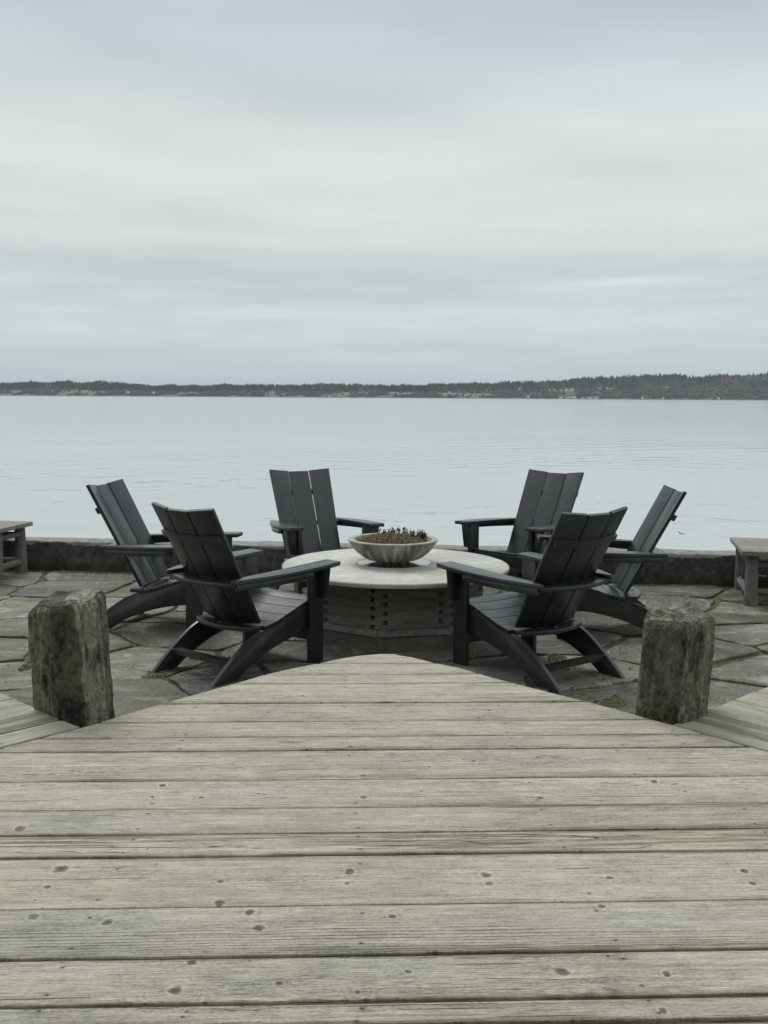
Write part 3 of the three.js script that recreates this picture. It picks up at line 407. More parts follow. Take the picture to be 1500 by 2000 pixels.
stonePost('l', 'tall grey brown basalt post with slanted flat top at the left deck corner', [[-1.4, 4.1], [-1.26, 3.955], [-1.14, 3.945], [-1.1, 4.05], [-1.13, 4.28], [-1.36, 4.34]], -1.25, 4.12, { h: 0.675, cut: (x, d) => Math.min(0.655 + 0.7 * (x + 0.13), 0.7 + 0.8 * (0.12 - x)), tilt: [0.12, 0.02], scale: [0.96, 1.0], shift: [-0.04, 0.0] }, 21, rockM([[0.17, 1.1, 0.5, 0.15], [0.275, 0.7, 0.35, 0], [0.4, 1.35, 0.1, 0.9], [1.01, 0.9, 0.4, 0.3]], 601));
stonePost('r', 'mossy grey stone post with a knobbly broken top at the right deck corner', [[1.015, 4.06], [1.15, 3.94], [1.31, 4.07], [1.3, 4.28], [1.08, 4.3]], 1.17, 4.13, { h: 0.613, tilt: [0.03, -0.02], scale: [0.95, 0.98], shift: [0.03, 0.0], cut: (x, d) => Math.min(0.66 + 0.9 * (0.13 - x), 0.63 + 0.9 * (d + 0.16)), bump: (x, d) => 0.055 * Math.exp(-(((x - 0.085) / 0.04) ** 2) - (((d - 0.08) / 0.08) ** 2)) + 0.012 * Math.exp(-(((x + 0.02) / 0.05) ** 2) - (((d - 0.12) / 0.06) ** 2)) }, 57, rockM([[0.17, 0.62, 1, 0.15], [0.37, 1.25, 0.4, 0.5], [1.01, 0.9, 0.5, 0.3]], 651));  // facet tones paint a shaded left side and a lit right one

// ───────────────────────────── fire table
const TX = 0.075, TZ = 6.47, TH = 0.435;
{
  const conc = textures(1024, 1024, (u, v, o) => {
    const x = u * 1.6, y = v * 1.6, g = fbm(x * 45, y * 45, 801, 4), b = fbm(x * 2.4, y * 2.4, 802, 5), st = smooth(0.56, 0.7, fbm(x * 3.5 + 4, y * 3.5, 803, 5)), pit = vn(x * 130, y * 130, 804), wh = smooth(0.66, 0.74, fbm(x * 9, y * 9, 805, 4));
    let k = 0.8 + 0.3 * (b - 0.5) + 0.32 * (g - 0.5) + 0.14 * wh - 0.14 * st; if (pit > 0.965) k *= 0.5; else if (pit < 0.03) k *= 1.2;
    o[0] = 0.57 * k; o[1] = 0.565 * k; o[2] = 0.515 * k * (1 - 0.1 * st); o[3] = 0.5 + 0.4 * (g - 0.5) - (pit > 0.965 ? 0.4 : 0);
  });
  const table = thing('fire_table', 'round concrete topped fire table on an octagonal stacked timber base amid the chairs', 'fire table', [TX, 0, -TZ]);
  const r = 0.716, prof = [V2(0.001, TH), V2(0.35, TH), V2(r - 0.012, TH), V2(r - 0.004, TH - 0.003), V2(r, TH - 0.009), V2(r - 0.003, TH - 0.028), V2(r - 0.014, TH - 0.032), V2(0.4, TH - 0.032)];
  const top = boxUV(new THREE.LatheGeometry(prof, 128), 1 / 1.6); part('tabletop', crease(top, 0.5), std({ ...conc, bumpScale: 0.003, roughness: 0.62 }), table);
  const timber = [0, 1].map((k) => woodTexture(1500 + k * 77, 1.0, 0.06, 64, [[.215, .207, .172], [.235, .226, .188]][k], [], { checks: 0.05, grime: 0, extra: 0, grain: 0.4 })).map((t) => std({ ...t, bumpScale: 0.002, roughness: 0.85 }));
  const core = std({ color: rgb(0.24, 0.23, 0.19), roughness: 1 }), a0 = 11.5 * Math.PI / 180, R8 = 0.552, side = 2 * R8 * Math.sin(Math.PI / 8), apo = R8 * Math.cos(Math.PI / 8);
  const board = (l, h, d) => { const g = new RoundedBoxGeometry(l, h, d, 1, 0.0014); return g; };
  const full = board(side - 0.112, 0.0538, 0.075), tab = board(0.09, 0.0266, 0.07);
  for (let f = 0; f < 8; f++) for (let c = 0; c < 5; c++) {
    const a = a0 + f * Math.PI / 4, odd = f % 2, y = 0.128 + c * 0.054 + 0.027, pieces = [full.clone().translate(0, 0, 0)];
    for (const s of [-1, 1]) pieces.push(tab.clone().translate(s * (side / 2 - 0.029), (odd ? 1 : -1) * 0.0134, 0.001));
    const g = merged(pieces); const uv = g.attributes.uv, p = g.attributes.position; for (let i = 0; i < p.count; i++) uv.setXY(i, p.getX(i) + 0.13 * c + 0.31 * f, p.getY(i) / 0.06 + 0.5);
    g.translate(0, y, apo - 0.0375 + 0.002 * hash2(f, c, 4)).rotateY(a); part('timber', g, timber[(f + c) % 2], table);
  }
  const plate = (R, y0, R1, y1) => new THREE.CylinderGeometry(R1, R, y1 - y0, 8, 1).rotateY(a0 + Math.PI / 8).translate(0, (y0 + y1) / 2, 0);
  part('fire_box', crease(plate(0.475, 0.02, 0.475, 0.4), 0.3), core, table);
  // sloping timber sill, eight lengths butted at the corners
  for (let f = 0; f < 8; f++) {
    const a = a0 + f * Math.PI / 4, so = 2 * 0.594 * Math.sin(Math.PI / 8), ao = 0.594 * Math.cos(Math.PI / 8);
    const sh = new THREE.Shape([V2(ao - 0.12, 0.092), V2(ao - 0.002, 0.092), V2(ao, 0.096), V2(ao - 0.004, 0.112), V2(ao - 0.045, 0.1265), V2(ao - 0.12, 0.1265)]);
    const g = new THREE.ExtrudeGeometry(sh, { depth: so - 0.006, bevelEnabled: false, steps: 1 }).translate(0, 0, -(so - 0.006) / 2).rotateY(-Math.PI / 2);
    deform(g, (v) => { const z = v.z; v.x *= Math.min(1, z / ao + 0.0); }); g.rotateY(a); const gg = boxUV(g, 1); part('sill', gg, timber[f % 2], table);
  }
  const stoneM = std({ ...conc, bumpScale: 0.004, roughness: 0.9, color: rgb(0.3, 0.3, 0.27) });
  part('plinth', boxUV(crease(plate(0.588, -0.03, 0.586, 0.0905), 0.3), 1 / 1.6), stoneM, table);
  // lid under the bowl
  const lid = new THREE.LatheGeometry([V2(0.001, 0.006), V2(0.2, 0.006), V2(0.23, 0.0052), V2(0.237, 0.003), V2(0.238, 0)], 96).translate(TX - 0.012, TH + 0.001, -TZ - 0.035);
  single('metal_lid', lid, std({ color: rgb(0.4, 0.41, 0.41), metalness: 0.95, roughness: 0.12, bumpMap: conc.bumpMap, bumpScale: 0.0006 }), 'shiny round metal fire pit lid on the tabletop under the bowl', 'lid');
  // bowl
  const bowlT = textures(1024, 256, (u, v, o) => {
    const x = u * 1.7, y = v, g = fbm(x * 40, y * 10, 821, 4), run = smooth(0.5, 0.68, fbm(x * 17 + 0.6 * fbm(x * 8, y * 2, 826, 2), y * 0.9, 822, 4)), b = fbm(x * 5, y * 3, 823, 4), dk = smooth(0.5, 0.66, fbm(x * 22 + 7, y * 0.8, 824, 4)), rim = smooth(0.8, 0.86, y);
    let k = 0.62 + 0.25 * (b - 0.5) + 0.25 * (g - 0.5) + 0.62 * run - 0.3 * dk; if (rim > 0) k = mix(k, 0.8 + 0.25 * (b - 0.5) + 0.25 * (g - 0.5), rim); 
    o[0] = 0.44 * k; o[1] = 0.44 * k; o[2] = 0.395 * k; o[3] = 0.5 + 0.5 * (g - 0.5);
  });
  const bowl = thing('bowl_planter', 'wide streaked concrete bowl planter full of brown moss on the fire table', 'planter', [TX - 0.018, TH + 0.0075, -TZ - 0.03]); bowl.scale.set(1.03, 0.93, 1.03);
  const op = [V2(0.001, 0), V2(0.105, 0), V2(0.11, 0.012), V2(0.125, 0.016), V2(0.155, 0.022), V2(0.19, 0.041), V2(0.222, 0.069), V2(0.247, 0.1), V2(0.264, 0.127), V2(0.274, 0.145), V2(0.279, 0.152), V2(0.279, 0.157), V2(0.276, 0.16), V2(0.25, 0.1605), V2(0.243, 0.158), V2(0.234, 0.14), V2(0.21, 0.115), V2(0.001, 0.105)];
  const bg = new THREE.LatheGeometry(op, 96), bu = bg.attributes.uv; for (let i = 0; i < bu.count; i++) bu.setY(i, clamp(bg.attributes.position.getY(i) / 0.16 * 0.86, 0, 0.98)); bu.needsUpdate = true;
  part('bowl', crease(bg, 0.5), std({ ...bowlT, bumpScale: 0.003, roughness: 0.88 }), bowl);
  const soil = new THREE.SphereGeometry(0.225, 96, 24, 0, Math.PI * 2, 0, Math.PI / 2); deform(soil, (v) => { const h = v.y / 0.225; v.y = 0.124 + 0.03 * h + 0.025 * (fbm(v.x * 22, v.z * 22, 841, 4) - 0.4) * Math.min(1, h * 3); }); soil.computeVertexNormals();
  part('soil', soil, std({ color: rgb(0.05, 0.042, 0.03), roughness: 1 }), bowl);
  const plant = thing('sedum_plant', 'low brown green moss and dark sprigs growing in the concrete bowl', 'plant', [TX - 0.018, TH - 0.002, -TZ - 0.03]);
  const R = rng(99), bits = [], colr = []; const leafG = new THREE.OctahedronGeometry(1, 0);
  const pal = [[.12, .085, .06], [.095, .07, .05], [.13, .1, .065], [.10, .1, .045], [.07, .05, .038], [.16, .135, .1]];
  for (let i = 0; i < 2600; i++) {
    const a = R() * 6.283, rr = 0.222 * Math.sqrt(R()), x = rr * Math.cos(a), z = rr * Math.sin(a), h = Math.sqrt(Math.max(0, 1 - (rr / 0.225) ** 2)), s = 0.0032 + 0.0045 * R();
    const y = 0.127 + 0.031 * h + 0.018 * fbm(x * 18, z * 18, 843, 3) * h + 0.012 * R() * h, g = leafG.clone().scale(s, s * (0.6 + 1.8 * R()), s).rotateZ((R() - 0.5) * 1.6).rotateY(R() * 6).translate(x, y, z), c = pal[Math.floor(clamp(fbm(x * 16, z * 16, 845, 3) * 1.7 - 0.35 + 0.35 * (R() - 0.5)) * 5.99)], k = 1.25 + 0.9 * R();
    const n = g.attributes.position.count; for (let q = 0; q < n; q++) colr.push(c[0] * k, c[1] * k, c[2] * k); bits.push(g);
  }
  const mg = mergeGeometries(bits); mg.setAttribute('color', new THREE.Float32BufferAttribute(colr, 3));
  const mat = part('moss_mat', mg, std({ vertexColors: true, roughness: 1 }), plant); mat.userData.kind = 'stuff';
  const sprM = std({ color: rgb(0.02, 0.017, 0.017), roughness: 0.8 });
  for (let i = 0; i < 70; i++) {
    const t = i / 70, a = (-0.5 + 2.6 * R()) , rr = 0.12 + 0.1 * Math.sqrt(R()); let x = rr * Math.cos(a) * 1.0, z = -Math.abs(rr * Math.sin(a)) * 0.9; if (R() < 0.25) z += 0.07;
    const near = Math.exp(-(((x - 0.06) / 0.05) ** 2)), h = 0.024 + 0.03 * R() + 0.03 * near * R(), h0 = 0.14 + 0.02 * Math.sqrt(Math.max(0, 1 - (rr / 0.226) ** 2)), lean = (R() - 0.5) * 0.5, ps = [];
    ps.push(new THREE.CylinderGeometry(0.0007, 0.0012, h, 4).translate(0, h / 2, 0));
    const nl = 5 + Math.floor(R() * 5); for (let k = 0; k < nl; k++) { const q = h * (0.35 + 0.7 * R()), b = R() * 6.28, s = 0.0026 + 0.0032 * R(); ps.push(leafG.clone().scale(s * 1.5, s * 0.7, s).translate(s * 1.4, 0, 0).rotateZ(0.5 * R()).rotateY(b).translate(0, q, 0)); }
    part('sprig', merged(ps).rotateZ(lean).rotateX((R() - 0.5) * 0.5).translate(x, h0, z), sprM, plant);
  }
}

// ───────────────────────────── adirondack chairs
const plasticT = textures(512, 512, (u, v, o) => { const x = u * 0.6, y = v * 0.6, g = fbm(x * 300, y * 300, 901, 3), b = fbm(x * 6, y * 6, 902, 4), d = smooth(0.6, 0.75, fbm(x * 22, y * 22, 903, 4)), sp = vn(x * 500, y * 500, 904); const k = 0.85 + 0.3 * (b - 0.5) + 0.3 * (g - 0.5); o[0] = (0.026 * k + 0.014 * d); o[1] = (0.031 * k + 0.014 * d); o[2] = (0.03 * k + 0.009 * d); if (sp > 0.975) { o[0] += 0.02; o[1] += 0.02; o[2] += 0.018; } o[3] = g; }, THREE.MirroredRepeatWrapping);
const plastic = new THREE.MeshPhysicalMaterial({ side: THREE.DoubleSide, ...plasticT, bumpScale: 0.0005, roughness: 0.3, ior: 1.6 });
function makeChair(label) {
  const t = thing('adirondack_chair', label, 'adirondack chair', [0, 0, 0], 0, 'adirondack chairs around the fire table');
  const add = (name, g, parent = t, m = plastic) => part(name, crease(boxUV(g, 1 / 0.6), 0.55), m, parent);
  const ext = (sh, d, bev = 0.003, steps = 1) => new THREE.ExtrudeGeometry(sh, { depth: d - 2 * bev, bevelEnabled: true, bevelThickness: bev, bevelSize: bev, bevelOffset: -bev, bevelSegments: 2, steps, curveSegments: 10 }).translate(0, 0, bev);
  const profX = (sh, x, d) => ext(sh, d).rotateY(Math.PI / 2).translate(x, 0, 0);        // (forward, up) outline, from x to x + d
  const planY = (sh, y, d) => ext(sh, d).rotateX(-Math.PI / 2).translate(0, y, 0);         // (x, forward) outline, from y to y + d
  // side rails that sweep down into the rear legs
  const rail = new THREE.Shape(); rail.moveTo(0.06, 0.345);
  rail.splineThru([V2(-0.05, 0.322), V2(-0.15, 0.287), V2(-0.25, 0.254), V2(-0.335, 0.238)]); rail.lineTo(-0.36, 0.243);
  rail.splineThru([V2(-0.45, 0.204), V2(-0.55, 0.137), V2(-0.64, 0.066), V2(-0.714, 0)]); rail.lineTo(-0.55, 0);
  rail.splineThru([V2(-0.465, 0.055), V2(-0.37, 0.099), V2(-0.28, 0.131), V2(-0.15, 0.163), V2(0.06, 0.19)]); rail.lineTo(0.06, 0.345);
  for (const s of [-1, 1]) add('rear_leg', profX(rail, s > 0 ? 0.224 : -0.25, 0.026));
  for (const s of [-1, 1]) {
    const leg = add('front_leg', profX(new THREE.Shape([V2(-0.022, 0), V2(0.082, 0), V2(0.086, 0.543), V2(-0.022, 0.540)]), s > 0 ? 0.2505 : -0.2785, 0.028));
    const br = new THREE.Shape(); br.moveTo(0.279, 0.543); br.lineTo(0.356, 0.543); br.lineTo(0.334, 0.385); br.quadraticCurveTo(0.331, 0.366, 0.312, 0.366); br.lineTo(0.279, 0.366);
    const g = ext(br, 0.025).translate(0, 0, -0.062); if (s < 0) { g.scale(-1, 1, 1); const ix = g.index; if (!ix) { const p = g.attributes.position, a = p.array; for (let i = 0; i < p.count; i += 3) for (let c = 0; c < 3; c++) { const k = a[3 * (i + 1) + c]; a[3 * (i + 1) + c] = a[3 * (i + 2) + c]; a[3 * (i + 2) + c] = k; } } }
    add('bracket', g, t); void leg;
  }
  // arms with the curved apron beneath
  const slope = (v) => { v.y += (-v.z - 0.13) * 0.041; };
  for (const s of [-1, 1]) {
    const a = new THREE.Shape(); a.moveTo(s * 0.254, 0.131); a.lineTo(s * 0.364, 0.131); a.splineThru([V2(s * 0.375, 0), V2(s * 0.374, -0.14), V2(s * 0.356, -0.3), V2(s * 0.318, -0.45), V2(s * 0.272, -0.578)]); a.quadraticCurveTo(s * 0.258, -0.59, s * 0.25, -0.574); a.lineTo(s * 0.236, -0.5); a.lineTo(s * 0.25, -0.3);
    const arm = add('arm', deform(planY(a, 0.545, 0.025), slope));
    const b = new THREE.Shape(); b.moveTo(s * 0.354, -0.075); b.splineThru([V2(s * 0.364, -0.1), V2(s * 0.362, -0.16), V2(s * 0.346, -0.3), V2(s * 0.309, -0.44), V2(s * 0.272, -0.555)]); b.lineTo(s * 0.248, -0.546); b.splineThru([V2(s * 0.284, -0.43), V2(s * 0.321, -0.295), V2(s * 0.336, -0.16), V2(s * 0.336, -0.075)]);
    add('apron', deform(planY(b, 0.5095, 0.0353), slope), arm);
  }
  // seat
  const seatTop = (f) => { const P = [[0.085, 0.352], [0.06, 0.366], [0.02, 0.362], [-0.05, 0.344], [-0.15, 0.309], [-0.25, 0.276], [-0.345, 0.259]]; let i = 1; while (i < P.length - 1 && P[i][0] > f) i++; const [x0, y0] = P[i - 1], [x1, y1] = P[i]; return mix(y0, y1, clamp((x0 - f) / (x0 - x1))); };
  const cuts = [0.07, -0.012, -0.096, -0.18, -0.262, -0.338];
  for (let k = 0; k < 5; k++) {
    const f1 = cuts[k] - 0.0025, f0 = cuts[k + 1] + 0.0025, n = 5, top = [], bot = []; for (let i = 0; i <= n; i++) { const f = mix(f0, f1, i / n); top.push(V2(f, seatTop(f))); bot.push(V2(f, seatTop(f) - 0.021)); }
    const g = new THREE.ExtrudeGeometry(new THREE.Shape([...bot, ...top.reverse()]), { depth: 0.496, bevelEnabled: true, bevelThickness: 0.002, bevelSize: 0.0022, bevelOffset: -0.0022, bevelSegments: 1, steps: 14 }).rotateY(Math.PI / 2).translate(-0.248, 0, 0);
    deform(g, (v) => { const q = v.x / 0.25; v.y -= 0.011 * (1 - q * q) * smooth(0.08, -0.02, -v.z); if (k > 0) v.y -= 0; }); add('seat_slat', g);
  }
  add('front_slat', profX(new THREE.Shape([V2(0.0635, 0.262), V2(0.0855, 0.262), V2(0.0855, 0.342), V2(0.0635, 0.342)]), -0.2235, 0.447));
  // back: three slats fanned and bent round the sitter
  const L = 0.4954, cL = Math.cos(L), sL = Math.sin(L), z0 = -0.37, y0 = 0.2635, len = 0.724, al = 0.21;
  const half = (s) => mix(0.0735, 0.0795, s / len), place = (v) => { const x = v.x, s = v.y, n = v.z, h = half(s) + 0.002, ax = Math.abs(x); let X = x, N = n; if (ax > h) { const e = ax - h; X = Math.sign(x) * (h + e * Math.cos(al) - n * Math.sin(al) * Math.min(1, e / 0.01)); N = n + e * Math.sin(al); } v.set(X, y0 + s * cL + N * sL, -(z0 - s * sL + N * cL)); };
  const W0 = 0.221, W1 = 0.247;
  for (const k of [-1, 0, 1]) {
    const g0 = 0.0035, sh = k === 0 ? [V2(-half(0), 0), V2(half(0), 0), V2(half(len), len - 0.004), V2(-half(len), len - 0.004)] : [V2(half(0) + 2 * g0, 0), V2(W0, 0), V2(W1, len), V2(half(len) + 2 * g0 + 0.002, len)].map((p) => V2(k * p.x, p.y));
    const g = ext(new THREE.Shape(sh), 0.021, 0.0025, 1).translate(0, 0, -0.0105); add('back_slat', deform(g, place));
  }
  // braces behind the back
  const brace = (s0, s1, x, th, off) => { const g = new THREE.BoxGeometry(2 * x, s1 - s0, th, 24, 1, 1).translate(0, (s0 + s1) / 2, -0.0112 - th / 2 - off); return deform(g, (v) => { const ax = Math.abs(v.x), e = Math.max(0, ax - 0.03), x0 = v.x, n0 = v.z; v.z = 0; v.z = n0; v.set(x0, v.y, n0); place2(v); void e; }); };
  const place2 = (v) => { const x = v.x, s = v.y, n = v.z, e = Math.max(0, Math.abs(x) - 0.0755); const N = n + (e > 0 ? Math.sqrt(e * e + 0.0004) - 0.02 : 0) * Math.tan(al) ; v.set(x * 0.985, y0 + s * cL + N * sL, -(z0 - s * sL + N * cL)); };
  add('back_brace', brace(0.535, 0.572, 0.232, 0.02, 0.0));
  const cres = (y, d, xe, fIn, fOut) => { const sh = new THREE.Shape(), n = 20; for (let i = 0; i <= n; i++) { const x = mix(-xe, xe, i / n), p = V2(x, fOut(x)); i ? sh.lineTo(p.x, p.y) : sh.moveTo(p.x, p.y); } for (let i = n; i >= 0; i--) { const x = mix(-xe, xe, i / n); sh.lineTo(x, fIn(x)); } return planY(sh, y, d); };
  const backAt = (y, x) => { const s = (y - y0) / cL; return z0 - s * sL - 0.0125 / cL + Math.max(0, Math.abs(x) - 0.0755) * Math.tan(al) / cL; };
  add('arm_support', cres(0.497, 0.024, 0.262, (x) => Math.min(backAt(0.519, x), backAt(0.497, x)) - 0.003, (x) => -0.626 + 0.068 * (x / 0.262) ** 2));
  const low = add('back_support', cres(0.239, 0.024, 0.2235, (x) => -0.335 + 0.02 * (x / 0.2235) ** 2, (x) => -0.478 + 0.062 * (x / 0.2235) ** 2));
  const plug = part('plug', new THREE.CylinderGeometry(0.011, 0.011, 0.003, 20).translate(0, 0.2642, 0.437), std({ color: rgb(0.2, 0.21, 0.21), roughness: 0.5, metalness: 0.3 }), low); plug.userData.label = 'pale round plug';
  // stretchers
  const bar = (f, y, h, w, x) => add('stretcher', profX(new THREE.Shape([V2(f - w / 2, y), V2(f + w / 2, y), V2(f + w / 2, y + h), V2(f - w / 2, y + h)]), -x, 2 * x));
  bar(-0.565, 0.085, 0.026, 0.05, 0.2235); bar(0.03, 0.12, 0.045, 0.026, 0.25);
  return t;
}
const chairs = [
  [-0.604, 5.832, -39.953, 'dark adirondack chair seen from behind, left of the deck tip'],
  [0.662, 5.776, 37.096, 'dark adirondack chair seen from behind, right of the deck tip'],
  [-1.155, 6.602, -101.5, 'dark adirondack chair seen from its side, outermost left, facing right toward the table'],
  [-0.383, 7.425, -155.97, 'dark adirondack chair facing the deck, beside the sea wall left of the bowl'],
  [0.89, 7.506, 139.475, 'dark adirondack chair facing the deck, beside the sea wall right of the bowl'],
  [1.156, 6.528, 89.14, 'dark adirondack chair seen from its side, outermost right, facing left toward the table']];
const chair0 = makeChair(chairs[0][3]);
chairs.forEach(([x, d, a, label], i) => {
  const c = i ? chair0.clone() : chair0; if (i) { c.name = numbered('adirondack_chair'); c.userData = { ...chair0.userData, label }; scene.add(c); }
  c.position.set(x, 0.002, -d); c.rotation.y = a * Math.PI / 180;
});

// ───────────────────────────── log benches at both edges
{
  const bt = woodTexture(1800, 1.6, 0.4, 256, [.24, .234, .2], [[0.2, 0.05, .02]], { checks: 0.5 }), lt = woodTexture(1850, 1.0, 0.3, 192, [.155, .152, .135], [], { checks: 0.7 });
  const topM = std({ ...bt, bumpScale: 0.004, roughness: 0.85 }), logM = std({ ...lt, bumpScale: 0.005, roughness: 0.9 });
  const log = (p, q, r0, r1, seed) => {
    const a = new THREE.Vector3(...p), b = new THREE.Vector3(...q), d = b.clone().sub(a), l = d.length(), g = new THREE.CylinderGeometry(r1, r0, l, 18, 8); const uv = g.attributes.uv; for (let i = 0; i < uv.count; i++) uv.setXY(i, uv.getY(i) * l, uv.getX(i) * 1.0);
    deform(g, (v) => { const k = 1 + 0.16 * (fbm(Math.atan2(v.z, v.x) * 1.1 + seed, v.y * 5, seed, 2) - 0.5); v.x *= k; v.z *= k; v.x += 0.006 * Math.sin(v.y * 7 + seed); }); g.computeVertexNormals();
    g.applyQuaternion(new THREE.Quaternion().setFromUnitVectors(new THREE.Vector3(0, 1, 0), d.normalize())).translate(a.x + (b.x - a.x) / 2, a.y + (b.y - a.y) / 2, a.z + (b.z - a.z) / 2); return g;
  };
  // local frame: x along the bench away from its visible end, z toward the camera
  const bench = (label, pos, turn, len, dep, h, mirror) => {
    const o = thing('log_bench', label, 'bench', pos, turn), s = mirror ? -1 : 1, R = rng(mirror ? 4 : 8);
    const n = 2, pw = dep / n; for (let i = 0; i < n; i++) { const g = new RoundedBoxGeometry(len, 0.036, pw - 0.005, 2, 0.007); const p = g.attributes.position, uv = g.attributes.uv; for (let k = 0; k < p.count; k++) uv.setXY(k, p.getX(k) / 1.6 + 0.3 * i, p.getZ(k) / 0.4 + 0.5 + p.getY(k) * 3); g.translate(s * len / 2, h - 0.018 + 0.001 * i, -dep / 2 + pw * (i + 0.5)); part('seat_plank', g, topM, o); }
    const xi = 0.075, zi = dep / 2 - 0.09, legs = [];
    for (const x of [xi, len - xi]) for (const z of [-zi, zi]) { part('leg', log([s * (x + 0.012), 0, z * 1.08], [s * x, h - 0.037, z], 0.05, 0.043, R() * 50), logM, o); legs.push([x, z]); }
    for (const x of [xi, len - xi]) {
      part('end_rail', log([s * x, h - 0.095, -zi], [s * x, h - 0.095, zi], 0.022, 0.022, R() * 9), logM, o); part('end_rail', log([s * x, 0.085, -zi * 1.05], [s * x, 0.085, zi * 1.05], 0.03, 0.03, R() * 9), logM, o);
      for (const k of mirror ? [] : [-0.5, 0, 0.5]) part('spindle', log([s * x, 0.09, zi * k], [s * x, h - 0.1, zi * k], 0.012, 0.011, R() * 9), logM, o);
    }
    for (const z of [-zi, zi]) { part('long_rail', log([s * xi, h - 0.105, z], [s * (len - xi), h - 0.105, z], 0.021, 0.021, R() * 9), logM, o); part('long_rail', log([s * xi, 0.1, z], [s * (len - xi), 0.1, z], 0.021, 0.021, R() * 9), logM, o); for (let k = 1; k < (mirror ? 4 : 6); k++) part('spindle', log([s * mix(xi, len - xi, k / (mirror ? 4 : 6)), 0.1, z], [s * mix(xi, len - xi, k / (mirror ? 4 : 6)), h - 0.1, z], 0.012, 0.011, R() * 9), logM, o); }
    return o;
  };
  bench('rustic grey log bench at the left edge against the sea wall', [-3.01, 0, -8.42], -0.18, 1.3, 0.52, 0.42, true);
  bench('rustic grey log bench at the right edge against the sea wall', [2.64, 0, -7.68], -0.21, 1.4, 0.78, 0.405, false);
}

// ───────────────────────────── unseen building added behind the deck to keep sky off sides turned to it
{
  const l = thing('added_lodge', 'unseen dark shingled block with a deep eave, added behind the deck to screen off the sky', 'building', [0, 0, 6.5]), wm = std({ color: rgb(0.07, 0.06, 0.05), roughness: 0.95 }), rm = std({ color: rgb(0.06, 0.06, 0.06), roughness: 0.95 }), gm = std({ color: rgb(0.02, 0.025, 0.03), roughness: 0.08 }), tm = std({ color: rgb(0.2, 0.19, 0.17), roughness: 0.8 });
  part('wall', new THREE.BoxGeometry(20, 6.2, 8).translate(0, 3.1, 4), wm, l);
  const sh = new THREE.Shape([V2(-5.6, 0), V2(5.6, 0), V2(5.6, 0.25), V2(0, 3.6), V2(-5.6, 0.25)]); part('roof', new THREE.ExtrudeGeometry(sh, { depth: 22, bevelEnabled: false }).translate(0, 0, -11).rotateY(Math.PI / 2).translate(0, 6.2, 4), rm, l);
  for (const x of [-7.5, -4.5, -1.5, 1.5, 4.5, 7.5]) for (const y of [1.6, 4.6]) { const f = part('window', new THREE.BoxGeometry(1.7, 1.7, 0.1).translate(x, y, -0.02), tm, l); part('pane', new THREE.BoxGeometry(1.5, 1.5, 0.03).translate(x, y, -0.075), gm, f); }
}

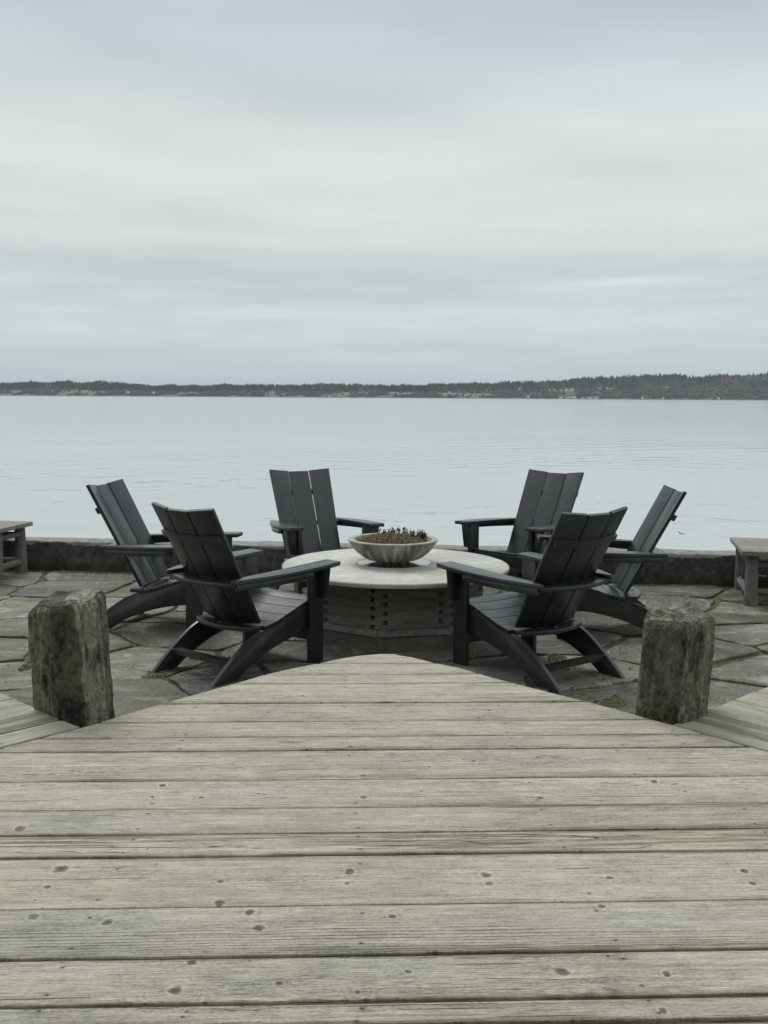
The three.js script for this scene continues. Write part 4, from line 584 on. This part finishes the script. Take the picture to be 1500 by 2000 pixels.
// ───────────────────────────── small things
{
  const R = rng(314), flakes = [], cols = [], leaf = new THREE.OctahedronGeometry(1, 0), rows = [[.03, .025, .018], [.05, .038, .022], [.35, .34, .3], [.02, .02, .018]];
  for (let i = 0; i < 520; i++) {
    const z = 4.3 + 4.0 * R(), x = (R() - 0.5) * 6.4 * (z / 7.5), s = 0.0035 + 0.006 * R() * R(), c = rows[R() < 0.17 ? 2 : Math.floor(R() * 2.99) === 2 ? 3 : Math.floor(R() * 2)], g = leaf.clone().scale(s * 1.6, s * 0.35, s).rotateY(R() * 6).rotateZ((R() - 0.5) * 0.5).translate(x, 0.008, -z);
    for (let q = 0; q < g.attributes.position.count; q++) cols.push(...c); flakes.push(g);
  }
  const g = mergeGeometries(flakes); g.setAttribute('color', new THREE.Float32BufferAttribute(cols, 3));
  const l = part('leaf_litter', g, std({ vertexColors: true, roughness: 1 }), scene); l.userData = { kind: 'stuff', label: 'bits of dead leaf and pale shell scattered on the flagstones', category: 'litter' };
  // moss and gravel in the joints
  const mb = [], mc = [], tuft = new THREE.IcosahedronGeometry(1, 0);
  const spots = [[-1.28, 5.1, .05, .16], [-1.22, 5.35, .06, .2], [-1.3, 4.85, .05, .12], [-1.95, 5.6, .04, .16], [-0.6, 5.62, .1, .1], [0.95, 5.5, .08, .16], [1.1, 4.95, .1, .1], [0.9, 4.72, .16, .06], [-0.95, 5.75, .16, .05], [-2.2, 4.95, .2, .06], [0.2, 5.35, .25, .05], [1.0, 5.75, .06, .16], [1.6, 5.0, .16, .05], [-2.6, 8.6, .5, .05], [-1.8, 8.55, .4, .05], [2.1, 8.15, .5, .05], [-1.05, 4.55, .14, .07], [1.28, 4.5, .1, .06]];
  for (const [x, z, rx, rz] of spots) for (let i = 0; i < 330; i++) {
    const a = R() * 6.283, r = Math.sqrt(R()), s = 0.0022 + 0.0045 * R() * R(), t = tuft.clone().scale(s * 1.4, s * 0.7, s * 1.2).translate(x + rx * r * Math.cos(a), 0.0 + 0.003 * R(), -(z + rz * r * Math.sin(a)));
    const y = vn(x * 9, z * 9, 5) > 0.55 ? 1 : 0, k = 0.55 + 0.8 * R(), c = y ? [.125, .123, .05] : [.08, .08, .042]; for (let q = 0; q < t.attributes.position.count; q++) mc.push(c[0] * k, c[1] * k, c[2] * k); mb.push(t);
  }
  const mg = mergeGeometries(mb); mg.setAttribute('color', new THREE.Float32BufferAttribute(mc, 3)); mg.computeVertexNormals();
  const mo = part('joint_moss', mg, std({ vertexColors: true, roughness: 1 }), scene); mo.userData = { kind: 'stuff', label: 'yellow green moss tufts in the joints of the flagstones', category: 'moss' };
  const gr = [], stone = new THREE.DodecahedronGeometry(1, 0); for (let i = 0; i < 170; i++) { const t = R(), s = 0.004 + 0.007 * R(); gr.push(stone.clone().scale(s, s * 0.7, s * 1.1).rotateY(R() * 6).translate(mix(0.98, 1.18, t) + (R() - 0.5) * 0.05, 0.006, -(mix(4.85, 5.12, t) + (R() - 0.5) * 0.05))); }
  const gm = part('gravel', mergeGeometries(gr), std({ color: rgb(0.2, 0.19, 0.17), roughness: 1 }), scene); gm.userData = { kind: 'stuff', label: 'loose gravel in the joint behind the right stone post', category: 'gravel' };
  // driftwood afloat and a pink scrap
  const stick = (w, r) => { const c = new THREE.CatmullRomCurve3([new THREE.Vector3(-w, 0, 0), new THREE.Vector3(-w * 0.3, 0.03, 0.1), new THREE.Vector3(w * 0.4, 0.02, -0.1), new THREE.Vector3(w, 0.12, -0.2)]); return merged([new THREE.TubeGeometry(c, 12, r, 6), new THREE.CylinderGeometry(r * 0.4, r * 0.7, w * 0.6, 5).rotateZ(1.3).translate(w * 0.5, 0.05, -0.1)]); };
  const wood = std({ color: rgb(0.03, 0.026, 0.022), roughness: 1 }), at = (px, py) => { const k = (EYE - SEA) / ((py - 774.6 - 0.006 * (px - 750)) / F); return [(px - 750) / F * k, SEA + 0.004, -k]; };
  const s1 = single('driftwood', stick(0.09, 0.016), wood, 'small dark forked stick floating on the water near the right bench', 'driftwood'); s1.position.set(...at(1337, 1042)); s1.rotation.y = 0.5; s1.scale.set(1, 0.12, 1);
  const sc = new THREE.PlaneGeometry(0.045, 0.022, 6, 3).rotateX(-Math.PI / 2); deform(sc, (v) => { v.y += 0.008 * Math.sin(v.x * 120) + 0.3 * Math.max(0, v.x) * 0.6; });
  const pk = single('paper_scrap', sc.translate(0, 0.012, 0), std({ color: rgb(0.55, 0.25, 0.23), roughness: 0.9 }), 'tiny pink paper scrap on the flagstones left of the left stone post', 'scrap'); pk.position.set(-2.18, 0, -6.25); pk.rotation.y = 0.5;
}
for (const o of scene.children) o.traverse((m) => { if (m.isMesh) { m.castShadow = m.castShadow !== false; m.receiveShadow = true; } });
renderer.render(scene, camera);
